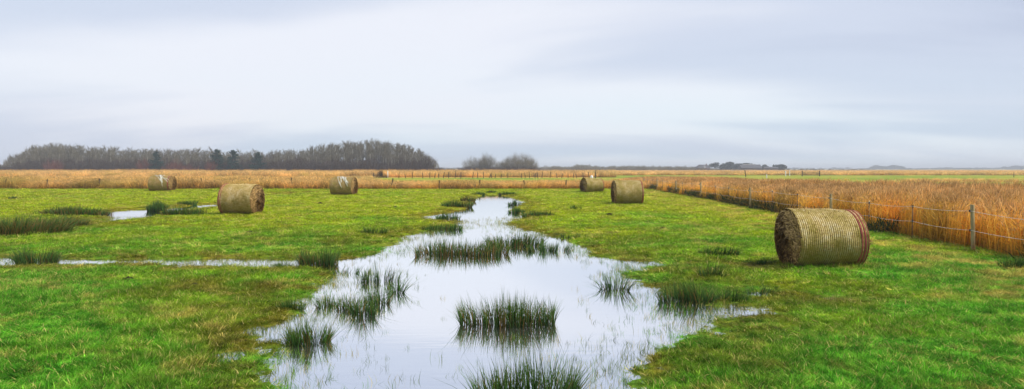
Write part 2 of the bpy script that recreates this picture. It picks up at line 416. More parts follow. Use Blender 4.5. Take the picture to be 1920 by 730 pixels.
# ------------------------------------------------------------------ the ground sheet
sfine = np.arange(-0.62, 0.62, 0.0031)
s_out = 0.62 * 1.09 ** np.arange(1, 30)
S = np.concatenate([-s_out[::-1], sfine, s_out])
yr = [-18.0, -14, -10, -7, -5, -3.5, -2, -1, 0, 1, 2]
while yr[-1] < 62: yr.append(yr[-1] + max(0.045, 0.0085 * yr[-1]))
while yr[-1] < 9000: yr.append(yr[-1] * 1.035)
YR = np.array(yr)
GXX = S[None, :] * (YR[:, None] + 20.0); GYY = np.broadcast_to(YR[:, None], GXX.shape)
gxf, gyf = GXX.ravel(), GYY.ravel().copy()
gh, gw = land(gxf, gyf, True)
tanv, farv = cover(gxf, gyf)
wet = np.clip(1.1 - gw / 1.25, 0, 1) * (gyf < 60)
# the broad mossy patch on the left bank and smaller ones by the right shallows
for px, py, rx, ry, amt in ((500, 545, 2.0, 1.6, 1.0), (430, 565, 1.4, 1.2, .8), (640, 455, 2.2, 2.0, .7), (1250, 515, 1.6, 1.5, .9), (1450, 625, 0.9, .5, .35), (1130, 460, 1.6, 2.0, .6), (60, 425, 5, 3.5, .8), (520, 600, .8, .8, .9)):
    cx, cy = ground_at(px, py); wet = np.maximum(wet, amt * np.exp(-(((gxf - cx) / rx) ** 2 + ((gyf - cy) / ry) ** 2)))
mud = np.clip(-gh / 0.03 + 0.25, 0, 1)
nr, nc = GXX.shape
ii = (np.arange(nr - 1)[:, None] * nc + np.arange(nc - 1)[None]).ravel()
quads = np.stack([ii, ii + 1, ii + nc + 1, ii + nc], 1)
ground = obj('ground', mk_mesh('ground', np.stack([gxf, gyf, gh], 1), [quads], {'wet': wet, 'tan': tanv, 'far': farv, 'mud': mud}, [M_GROUND], smooth=True))
tag(ground, 'flat wet green pasture running to the horizon', 'field', kind='structure')
def wet_at(x, y, w):
    v = np.clip(1.1 - w / 1.25, 0, 1)
    for px, py, rx, ry, amt in ((500, 545, 2.0, 1.6, 1.0), (430, 565, 1.4, 1.2, .8), (640, 455, 2.2, 2.0, .7), (1250, 515, 1.6, 1.5, .9), (1450, 625, 0.9, .5, .35), (1130, 460, 1.6, 2.0, .6), (60, 425, 5, 3.5, .8), (520, 600, .8, .8, .9)):
        cx, cy = ground_at(px, py); v = np.maximum(v, amt * np.exp(-(((x - cx) / rx) ** 2 + ((y - cy) / ry) ** 2)))
    return v

wv = np.array([(-60, -3, 0), (60, -3, 0), (60, 64, 0), (-60, 64, 0)], float)
water = obj('pond_water', mk_mesh('pond_water', wv, [np.array([[0, 1, 2, 3]])], None, [M_WATER]))
tag(water, 'still shallow flood water mirroring the pale sky', 'water', kind='structure')

# ------------------------------------------------------------------ scattering (geometry nodes: one object each)
def proto(name, g, mats):
    return bpy.data.objects.new(name, g.mesh(name, mats))
def scatter(name, protos, P, rot, scl, attrs=None):
    n = len(P)
    me = bpy.data.meshes.new(name); me.vertices.add(n); me.vertices.foreach_set('co', np.asarray(P, np.float32).ravel())
    for k, a in (('rot', rot), ('scl', scl)):
        at = me.attributes.new(k, 'FLOAT_VECTOR', 'POINT'); at.data.foreach_set('vector', np.asarray(a, np.float32).ravel())
    at = me.attributes.new('idx', 'INT', 'POINT'); at.data.foreach_set('value', RNG.integers(0, len(protos), n).astype(np.int32))
    attrs = dict(attrs or {})
    if 'tone' not in attrs: attrs['tone'] = np.clip(RNG.lognormal(0, .38, n) * (1 + .5 * fbm(np.asarray(P)[:, 0] * .8, np.asarray(P)[:, 1] * .8, 3)), .35, 1.5)
    for k, a in attrs.items():
        at = me.attributes.new(k, 'FLOAT', 'POINT'); at.data.foreach_set('value', np.asarray(a, np.float32))
    for m in protos[0].data.materials: me.materials.append(m)
    o = obj(name, me)
    ng = bpy.data.node_groups.new(name, 'GeometryNodeTree')
    ng.interface.new_socket('Geometry', in_out='INPUT', socket_type='NodeSocketGeometry')
    ng.interface.new_socket('Geometry', in_out='OUTPUT', socket_type='NodeSocketGeometry')
    N, L = ng.nodes, ng.links
    gi, go = N.new('NodeGroupInput'), N.new('NodeGroupOutput')
    iop = N.new('GeometryNodeInstanceOnPoints'); iop.inputs['Pick Instance'].default_value = True
    g2i = N.new('GeometryNodeJoinGeometry')
    for p in protos:
        oi = N.new('GeometryNodeObjectInfo'); oi.inputs['Object'].default_value = p; oi.inputs['As Instance'].default_value = False
        gg = N.new('GeometryNodeGeometryToInstance'); L.new(oi.outputs['Geometry'], gg.inputs[0]); L.new(gg.outputs[0], g2i.inputs[0])
    def na(nm, ty):
        q = N.new('GeometryNodeInputNamedAttribute'); q.data_type = ty; q.inputs['Name'].default_value = nm
        return [s for s in q.outputs if s.enabled and s.name == 'Attribute'][0]
    e2r = N.new('FunctionNodeEulerToRotation'); L.new(na('rot', 'FLOAT_VECTOR'), e2r.inputs[0])
    L.new(gi.outputs[0], iop.inputs['Points']); L.new(g2i.outputs[0], iop.inputs['Instance'])
    L.new(na('idx', 'INT'), iop.inputs['Instance Index']); L.new(e2r.outputs[0], iop.inputs['Rotation']); L.new(na('scl', 'FLOAT_VECTOR'), iop.inputs['Scale'])
    L.new(iop.outputs[0], go.inputs[0])
    md = o.modifiers.new('scatter', 'NODES'); md.node_group = ng
    return o
def zrot(n, tilt=0.0): return np.stack([RNG.normal(0, tilt, n), RNG.normal(0, tilt, n), RNG.uniform(0, 6.283, n)], 1)

# grass tussocks
GP = []
for v in range(6):
    g = Geo(); n = 40
    a, rr_ = RNG.uniform(0, 6.283, n), 0.085 * np.sqrt(RNG.random(n))
    b = np.stack([rr_ * np.cos(a), rr_ * np.sin(a), np.full(n, -0.012)], 1)
    hh = RNG.uniform(0.030, 0.075, n) * (1.25 if v % 3 == 0 else 1.0)
    g.strips(b, a + RNG.normal(0, 0.9, n), RNG.uniform(0.020, 0.080, n), hh * .85, RNG.uniform(0.004, 0.010, n), 2)
    GP.append(proto('grass_tussock', g, [M_GRASS]))
def wedge(n, y0, y1, smax):
    """even scatter over the part of the field in front of the camera"""
    y = np.sqrt(RNG.uniform(y0 ** 2, y1 ** 2, n)); return y * RNG.uniform(-smax, smax, n), y
PX, PY, PS = [], [], []
for n, y0, y1, sm, sc in ((34000, 3.2, 10, 1.0, 1.0), (34000, 10, 20, .95, 1.45), (34000, 20, 36, .92, 2.1), (26000, 36, 54, .92, 3.0)):
    x, y = wedge(n, y0, y1, sm); PX.append(x); PY.append(y); PS.append(np.full(n, sc))
BALES = [(1539, 497, 1.24, .555), (1176, 384.5, 1.33, .61), (1110, 362, 1.42, .56), (453, 403, 1.27, .60), (645, 367, 1.45, .62), (304.5, 360, 1.55, .64)]
nb0 = sum(map(len, PX))
for bpx, bpy_, bl_, br_ in BALES:
    bx0, by0 = ground_at(bpx, bpy_, .05); n = 260
    x, y = bx0 + RNG.uniform(-.62, .62, n) * bl_, by0 + RNG.choice([-1, -1, -1, 1], n) * RNG.uniform(.10, .36, n) * (br_ / .55); PX.append(x); PY.append(y); PS.append(np.full(n, 1.0 + by0 / 60))
PX, PY, PS = map(np.concatenate, (PX, PY, PS)); FOOT = np.arange(len(PX)) >= nb0
h, w = land(PX, PY, True)
# density follows the height above the water; a few sprigs stand in the shallows
keep = (h > 0.004) | ((h > -0.030) & (RNG.random(len(h)) < 0.16 * np.clip(1 + h / 0.03, 0, 1)))
keep &= PX < FENCE_X(PY) + 0.3
PX, PY, PS, h, w, FOOT = PX[keep], PY[keep], PS[keep], h[keep], w[keep], FOOT[keep]
patch = 0.75 + 0.45 * fbm(PX * 0.7, PY * 0.7, 3) + 0.30 * fbm(PX * 2.5, PY * 2.5, 2)
s1 = PS * RNG.uniform(0.75, 1.25, len(PS))
zs = np.clip(patch, 0.45, 1.6) * PS ** 0.35 * RNG.uniform(0.65, 1.4, len(PS)) * np.clip(.5 + w / 1.2, .5, 1)
zs = np.where(FOOT, zs * 1.7 + .5, zs)
tone = np.clip(RNG.lognormal(0.0, .30, len(PS)) * (1 + .35 * fbm(PX * 3.1, PY * 3.1, 2)), .4, 1.9)
dry = ((RNG.random(len(PS)) < .03) | ((fbm(PX * 1.4 + 9, PY * 1.4, 3) > .30) & (RNG.random(len(PS)) < np.where((PX > 0) & (PY < 14), .14, .36)))) * RNG.uniform(.3, 1, len(PS)) * (h > .02)
grass = scatter('pasture_grass', GP, np.stack([PX, PY, h], 1), zrot(len(PX), 0.12), np.stack([s1, s1, zs], 1), {'wet': wet_at(PX, PY, w) * 0.9, 'tone': tone, 'dry': dry})
tag(grass, 'short green and yellowing grass covering the pasture', 'grass', kind='stuff')

# sprigs in the shallow margin
g = Geo(); SP = []
for v in range(4):
    g = Geo(); n = 9
    b = np.stack([RNG.normal(0, .035, n), RNG.normal(0, .035, n), np.full(n, -.02)], 1)
    g.strips(b, RNG.uniform(0, 6.28, n), RNG.uniform(.01, .06, n), RNG.uniform(.04, .11, n), .004, 2)
    SP.append(proto('water_sprig', g, [M_GRASS]))
x, y = wedge(110000, 3.5, 24, 0.85); h, w = land(x, y, True)
cl = fbm(x * 1.1 + 5, y * 1.1, 3) + .35 * (y < 9)
k = (h < 0.0) & (w > -2.0) & (RNG.random(len(x)) < np.clip(0.55 + 1.2 * cl, 0, 1) * np.exp(w / 0.42) * 0.9)
x, y, h, w = x[k], y[k], h[k], w[k]
s1 = RNG.uniform(.6, 1.2, len(x))
sprigs = scatter('shallow_water_sprigs', SP, np.stack([x, y, np.zeros(len(x))], 1), zrot(len(x), .2), np.stack([s1, s1, s1], 1), {'wet': np.full(len(x), .6), 'tone': RNG.uniform(.5, .95, len(x)), 'dry': (RNG.random(len(x)) < .12) * .8})
tag(sprigs, 'thin grass sprigs poking out of the shallow water margin', 'grass', kind='stuff')

# ------------------------------------------------------------------ reeds and tall dry grass
def reed_proto(v, plume, n=34, rad=.24, wid=(.006, .011), mats=(M_REED, M_PLUME)):
    g = Geo(); a = RNG.uniform(0, 6.283, n); r = rad * np.sqrt(RNG.random(n))
    b = np.stack([r * np.cos(a), r * np.sin(a), np.full(n, -.02)], 1)
    hh = RNG.uniform(.72, 1.05, n); wind = RNG.normal(0.1, .7, n); ln = RNG.uniform(.03, .32, n)
    g.strips(b, wind, ln, hh, RNG.uniform(*wid, n), 3, 1.7, tipw=.35)
    k = n * 2                                                                  # leaves off the stems
    q = RNG.integers(0, n, k); t = RNG.uniform(.2, .85, k)
    lb = b[q] + np.stack([np.cos(wind[q]) * ln[q] * t ** 1.7, np.sin(wind[q]) * ln[q] * t ** 1.7, hh[q] * t], 1)
    g.strips(lb, RNG.uniform(0, 6.28, k), RNG.uniform(.08, .22, k), RNG.uniform(-.03, .20, k), RNG.uniform(.008, .014, k), 2, 1.2)
    g.A[-1] = np.clip(lb[:, 2].repeat(5) + .1, 0, 1)
    if plume:
        q = np.nonzero(RNG.random(n) < plume)[0]
        pb = b[q] + np.stack([np.cos(wind[q]) * ln[q] * .9, np.sin(wind[q]) * ln[q] * .9, hh[q] * .93], 1)
        for _ in range(3): g.strips(pb + RNG.normal(0, .008, pb.shape), wind[q] + RNG.normal(0, .4, len(q)), RNG.uniform(.03, .09, len(q)), RNG.uniform(.07, .15, len(q)), RNG.uniform(.006, .012, len(q)), 2, 1.3, m=1)
    # fallen and bent stalks at the foot
    k = 8; g.strips(np.stack([RNG.normal(0, rad * .6, k), RNG.normal(0, rad * .6, k), RNG.uniform(0, .08, k)], 1), RNG.uniform(0, 6.28, k), RNG.uniform(.25, .5, k), RNG.uniform(.02, .35, k), .007, 2, 1.0)
    return proto('reed_tuft', g, list(mats))
RP = [reed_proto(v, .42, 42, .26, (.005, .009)) for v in range(5)]
TP = [reed_proto(v, .15, 30, .28, (.008, .014), (M_TAN, M_TAN)) for v in range(4)]

# the reed strip beyond the right-hand fence
y = np.concatenate([RNG.uniform(2, 30, 9500), RNG.uniform(30, 76, 11500)]); d = RNG.random(len(y)) ** 1.2 * 7.2 + 0.45 + .45 * fbm(y * 1.3, y * .1, 3)
x = FENCE_X(y) + d
edge = d < 6.3 + 1.2 * fbm(x * .25, y * .25, 2)
x, y, d = x[edge], y[edge], d[edge]
hh = (1.22 - .0072 * y) * (0.78 + .22 * np.clip(d / 1.6, 0, 1)) * (1 + .20 * fbm(x * .5, y * .5, 3)) * RNG.uniform(.68, 1.16, len(x))
s1 = RNG.uniform(.9, 1.35, len(x)) * (1 + y / 90)
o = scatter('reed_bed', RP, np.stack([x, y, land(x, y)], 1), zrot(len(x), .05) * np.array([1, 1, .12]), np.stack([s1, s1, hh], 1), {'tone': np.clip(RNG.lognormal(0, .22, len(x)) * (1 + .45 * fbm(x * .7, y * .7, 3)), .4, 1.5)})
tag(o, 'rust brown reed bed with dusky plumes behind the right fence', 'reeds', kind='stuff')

# dark weeds at the foot of the reeds along the fence ditch
WP = []
for v in range(3):
    g = Geo(); n = 40; b = np.stack([RNG.normal(0, .14, n), RNG.normal(0, .10, n), RNG.uniform(-.02, .15, n)], 1)
    g.strips(b, RNG.uniform(0, 6.28, n), RNG.uniform(.05, .2, n), RNG.uniform(.05, .26, n), RNG.uniform(.012, .03, n), 2)
    WP.append(proto('ditch_weed', g, [M_BRAMBLE]))
y = RNG.uniform(7, 56, 900); k = fbm(y * .45, y * 0 + 3, 3) + RNG.normal(0, .15, len(y)) + np.clip((y - 20) / 60, -.1, .25) > .05; y = y[k]
x = FENCE_X(y) + RNG.uniform(.05, .75, len(y)); s1 = RNG.uniform(.7, 1.5, len(y))
o = scatter('ditch_weeds', WP, np.stack([x, y, land(x, y)], 1), zrot(len(x), .1), np.stack([s1, s1, s1 * 1.1], 1))
tag(o, 'dark green weeds along the ditch at the foot of the reeds', 'weeds', kind='stuff')

# the low tan belt across the far edge of the pasture
x = RNG.uniform(-62, 12, 13000); y = 54.3 + RNG.random(len(x)) ** 1.3 * 6.5 + .5 * fbm(x * .3, x * 0 + 1, 3)
x2 = RNG.uniform(-95, -12, 7000); y2 = RNG.uniform(60, 126, 7000)
k = (960 + FPX * x2 / y2 < 690 + 60 * fbm(x2 * .1, y2 * .1, 2)) & (fbm(x2 * .05 + 8, y2 * .09, 2) > -.3); x = np.concatenate([x, x2[k]]); y = np.concatenate([y, y2[k]])
hh = (0.69 + .12 * (x < -14)) * (1 + .30 * fbm(x * .35, y * .35, 3)) * RNG.uniform(.55, 1.2, len(x)) * np.where(y > 61, .62, np.where(x < -14, 1, 1 - .035 * (y - 54)))
s1 = RNG.uniform(1.3, 2.2, len(x))
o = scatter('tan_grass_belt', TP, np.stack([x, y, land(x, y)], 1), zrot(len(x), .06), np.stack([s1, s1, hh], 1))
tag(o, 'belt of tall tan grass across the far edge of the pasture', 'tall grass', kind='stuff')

# far reed flats before the wood
x = RNG.uniform(-300, 60, 16000); y = 130 + RNG.random(len(x)) ** 1.4 * 130
k = (960 + FPX * x / y < 1150) & (960 + FPX * x / y > -120); x, y = x[k], y[k]
hh = (1.2 + .35 * fbm(x * .06, y * .06, 4)) * RNG.uniform(.6, 1.25, len(x)); s1 = RNG.uniform(2.5, 4.5, len(x))
o = scatter('far_reed_flats', TP, np.stack([x, y, land(x, y)], 1), zrot(len(x), .06), np.stack([s1, s1, hh], 1))
tag(o, 'pale tan reed flats stretching in front of the far wood', 'reeds', kind='stuff')
x = RNG.uniform(20, 420, 15000); y = 170 + RNG.random(len(x)) ** 1.3 * 330
k = (960 + FPX * x / y > 1060) & (960 + FPX * x / y < 2100); x, y = x[k], y[k]
hh = (.95 + .2 * fbm(x * .03, y * .03, 3)) * RNG.uniform(.7, 1.15, len(x)); s1 = RNG.uniform(3, 6, len(x))
x3 = RNG.uniform(14, 90, 4200); y3 = RNG.uniform(14, 95, 4200)
k = (x3 > FENCE_X(y3) + 7) & (fbm(x3 * .08, y3 * .08, 3) > .0); x3, y3 = x3[k], y3[k]
x = np.concatenate([x, x3]); y = np.concatenate([y, y3]); hh = np.concatenate([hh, RNG.uniform(.2, .55, len(x3))]); s1 = np.concatenate([s1, RNG.uniform(1.2, 2.2, len(x3))])
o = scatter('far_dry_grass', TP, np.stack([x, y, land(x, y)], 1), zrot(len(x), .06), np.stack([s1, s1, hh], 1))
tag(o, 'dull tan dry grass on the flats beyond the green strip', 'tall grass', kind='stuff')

# ------------------------------------------------------------------ rush clumps, one by one
def rush(label, px, py, wpx, hpx, n=140, dead=.18, depth=.35, lean=.35, group=None, sparse=False):
    X, Y = ground_at(px, py, .01); W = wpx * Y / FPX; H = hpx * Y / FPX * 1.38
    z = max(land1(X, Y), 0.0)
    root = empty('rush_clump', (X, Y, z)); tag(root, label, 'rushes', group)
    n = int(n * (2.0 if sparse else 3.0)); wd = max(.0062, .0008 * Y)
    nc = max(4, int(W / max(H, .08) * 2.4)) if not sparse else max(4, int(n / 22))
    cc = np.stack([(np.linspace(-.42, .42, nc) + RNG.normal(0, .05, nc)) * W, RNG.uniform(-.5, .5, nc) * W * depth], 1)
    hc = RNG.uniform(.62, 1.08, nc); lc = RNG.normal(0, .22, nc)
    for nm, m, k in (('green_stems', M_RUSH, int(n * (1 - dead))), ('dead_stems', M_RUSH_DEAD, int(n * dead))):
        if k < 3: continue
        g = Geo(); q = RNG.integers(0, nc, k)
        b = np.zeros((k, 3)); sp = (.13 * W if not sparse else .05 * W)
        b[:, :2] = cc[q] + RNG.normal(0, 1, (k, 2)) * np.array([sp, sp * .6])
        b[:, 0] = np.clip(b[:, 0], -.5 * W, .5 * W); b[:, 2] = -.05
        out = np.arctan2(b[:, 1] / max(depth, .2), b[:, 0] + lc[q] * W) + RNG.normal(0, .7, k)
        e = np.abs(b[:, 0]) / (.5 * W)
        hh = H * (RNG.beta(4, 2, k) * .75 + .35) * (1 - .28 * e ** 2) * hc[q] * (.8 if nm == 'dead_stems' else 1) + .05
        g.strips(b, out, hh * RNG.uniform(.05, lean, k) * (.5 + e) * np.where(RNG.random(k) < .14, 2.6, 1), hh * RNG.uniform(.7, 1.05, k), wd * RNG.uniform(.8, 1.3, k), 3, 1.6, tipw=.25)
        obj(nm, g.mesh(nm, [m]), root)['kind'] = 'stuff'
    return root
rush('wide green rush clump with fraying tips at the bottom edge of the pond', 985, 752, 178, 98, 300, .08, .3, .36)
rush('long dark rush clump standing alone in the middle of the open water', 952, 606, 172, 52, 420, .22, .16, .3)
rush('bushy dark rush clump in water near the lower left bank', 575, 643, 72, 50, 190, .15, .45, .4)
rush('long low rush bank with brown middle across the pond narrows', 868, 476, 165, 27, 420, .35, .22, .4)
rush('rush bank behind and right of the brown rush bank in the pond', 965, 460, 100, 24, 260, .22, .35, .4)
rush('ragged open rush stand at the right end of the pond narrows', 1030, 471, 76, 20, 120, .1, .5, .5, sparse=True)
rush('dense dark rush tussock where the left channel meets the pond', 595, 498, 68, 36, 260, .25, .4, .35)
rush('dense round rush tussock in the left channel near the picture edge', 67, 494, 62, 30, 240, .15, .4, .55)
rush('small low rush tuft in the left channel beside the dense tussock', 528, 501, 36, 13, 60, .1, .4, .5)
rush('tall loose rushes at the back of the left flooded cluster', 708, 528, 76, 33, 110, .1, .5, .4, sparse=True)
rush('separate leaning rush tuft at the right of the flooded cluster', 742, 549, 28, 28, 34, .05, .5, .6)
rush('small rush tuft at the left of the flooded cluster', 615, 574, 34, 26, 60, .15, .5, .5)
rush('middle rush tuft of the flooded cluster with brown stems', 650, 581, 34, 38, 60, .3, .5, .5)
rush('front rush tuft of the flooded cluster', 682, 590, 38, 40, 76, .1, .5, .5)
rush('rush tuft in the heart of the flooded cluster', 707, 568, 44, 30, 74, .08, .5, .45)
rush('sparse thin rushes between the channel tussock and the flooded cluster', 655, 512, 70, 14, 44, .1, .5, .4, sparse=True)
rush('short grassy rush tuft on the brown left bank', 545, 580, 46, 24, 90, .1, .4, .5)
rush('thin rush tuft standing in water off the right bank', 1152, 543, 46, 32, 56, .08, .6, .7)
rush('broad rush clump at the right bank of the pond', 1288, 568, 92, 46, 210, .15, .4, .6)
rush('rush tuft behind the broad clump on the right bank', 1335, 524, 40, 26, 70, .12, .4, .5)
rush('rush tuft just right of the broad clump on the right bank', 1370, 565, 50, 24, 90, .1, .35, .5)
rush('small spiky rush tuft alone in the grass right of the pond', 1428, 551, 42, 24, 46, .05, .3, .9)
rush('fan shaped rush tuft in the grass left of the near bale', 1346, 481, 60, 23, 110, .05, .4, .7)
rush('low grassy tuft at the left foot of the near bale', 1434, 496, 42, 13, 90, .05, .4, .6)
rush('low rush tuft at the right picture edge below the reeds', 1897, 507, 52, 22, 100, .05, .4, .6)
rush('dark rushes in the left tip of the narrow upper pond', 840, 411, 42, 13, 90, .05, .4, .4)
rush('dark rush bank on the left shore of the narrow upper pond', 858, 389, 52, 13, 160, .2, .5, .4)
rush('small brown rush clump above the left shore of the upper pond', 878, 378, 24, 11, 90, .6, .5, .4)
rush('small dark rush tuft in the right of the narrow upper pond', 964, 385, 20, 10, 50, .05, .4, .4)
rush('upright rushes on the right shore of the upper pond', 968, 399, 26, 12, 70, .1, .5, .4)
rush('low dark rushes on the right bank beyond the upper pond', 1008, 407, 56, 11, 150, .2, .5, .4)
rush('dark rush clump at the left of the pond head', 896, 366, 24, 6, 80, .1, .4, .4)
rush('dark rush clump in the middle of the pond head', 920, 363.5, 16, 6, 60, .1, .4, .4)
rush('dark rush clump at the right of the pond head', 951, 366, 30, 7, 100, .1, .4, .4)
rush('faint low rushes in the pasture left of the pond narrows', 700, 441, 46, 14, 80, .15, .5, .5)
rush('green rushes edging the left shore above the narrows', 830, 431, 70, 14, 130, .1, .25, .4)
rush('green rushes in grass right of the pond narrows', 1075, 447, 44, 13, 60, .2, .5, .4, sparse=True)
rush('small dark double tuft in the pasture right of the upper pond', 1080, 396, 18, 9, 34, .05, .4, .4)
rush('broad brown rush thicket at the left picture edge', 30, 444, 150, 30, 900, .5, .8, .8)
rush('brown rush thicket between the left edge and the left pool', 108, 430, 95, 24, 520, .5, .6, .8)
rush('long dark rush bank behind the left pool', 140, 404, 120, 15, 560, .4, .4, .6)
rush('dark round rush clump at the right end of the left pool', 292, 396, 32, 17, 190, .1, .4, .4)
rush('dark rush bank between the left pool and the left bale', 346, 405, 72, 15, 330, .2, .4, .4)
rush('small dark rush clump behind the strip of water left of the bale', 352, 385, 32, 9, 120, .1, .4, .4)
rush('tiny dark rush tuft far left in front of the tan grass', 22, 374, 12, 8, 50, .1, .4, .4)

# ------------------------------------------------------------------ bales
def straw_mat(name, a, b, c_, d_):
    m, _, _ = mat(name); nt = NT(m)
    p = nt('ShaderNodeTexCoord').outputs['Object']
    st = nt.noise(nt('ShaderNodeMapping', {0: p, 'Scale': (5, 22, 22)}).outputs[0], 2.0, 4, .65)
    bl = nt.noise(p, 3.2, 4, .6)
    c = nt.ramp(st, [(.3, a), (.5, b), (.72, c_)])
    c = nt.mix(nt.math('MULTIPLY', nt.maprange(bl, .42, .66), .75), c, d_)
    sp = nt('ShaderNodeSeparateXYZ', {0: p})                                   # soiled foot, with the shade of the roll's lower side painted in
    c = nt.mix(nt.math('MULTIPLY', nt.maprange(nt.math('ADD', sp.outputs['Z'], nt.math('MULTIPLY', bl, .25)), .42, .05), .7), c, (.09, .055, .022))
    nt.simple(c, .95, .05, st, .9, .03); return m
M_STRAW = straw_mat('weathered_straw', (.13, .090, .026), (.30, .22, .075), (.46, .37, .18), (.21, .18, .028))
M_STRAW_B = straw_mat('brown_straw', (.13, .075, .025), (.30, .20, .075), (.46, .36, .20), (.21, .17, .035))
M_END, _, _ = mat('bale_end_hay'); nt = NT(M_END)
p = nt('ShaderNodeTexCoord').outputs['Object']; nz = nt.noise(p, 14, 4, .7)
nt.simple(nt.ramp(nz, [(.3, (.05, .026, .008)), (.55, (.17, .10, .032)), (.75, (.32, .20, .07))]), .95, .05, nz, 1.0, .05)
M_HAY = plant_mat('hay_strands', [(0, (.22, .13, .04)), (1, (.50, .32, .12))], vary=.7, trans=.1)
M_HAY_L = plant_mat('bright_hay_strands', [(0, (.28, .16, .05)), (1, (.48, .30, .12))], vary=.5, trans=.1)
def plain(name, colr, rough=.6, spec=.3, sc=20, k=.25):
    m, _, _ = mat(name); nt = NT(m); p = nt('ShaderNodeTexCoord').outputs['Object']; n = nt.noise(p, sc, 3, .6)
    nt.simple(nt.mix(1.0, colr, nt.ramp(n, [(.3, 1 - k), (.7, 1 + k)]), 'MULTIPLY'), rough, spec); return m
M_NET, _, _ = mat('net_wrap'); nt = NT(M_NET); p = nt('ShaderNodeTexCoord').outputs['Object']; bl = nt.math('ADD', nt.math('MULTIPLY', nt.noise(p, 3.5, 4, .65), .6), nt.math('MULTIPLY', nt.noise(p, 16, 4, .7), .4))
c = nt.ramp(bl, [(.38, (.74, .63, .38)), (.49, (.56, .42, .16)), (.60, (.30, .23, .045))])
c = nt.mix(nt.math('MULTIPLY', nt.maprange(nt.math('ADD', nt('ShaderNodeSeparateXYZ', {0: p}).outputs['Z'], nt.math('MULTIPLY', bl, .3)), .66, .18), .8), c, (.17, .105, .025))  # lower strands browned: soil plus underside shading put into the net colour
nt.simple(c, .7, .15)
M_RED = plain('red_edge_net', (.27, .07, .055), .8, .1, 9, .5)
M_FILM = plain('torn_white_net', (.78, .78, .70), .5, .4)

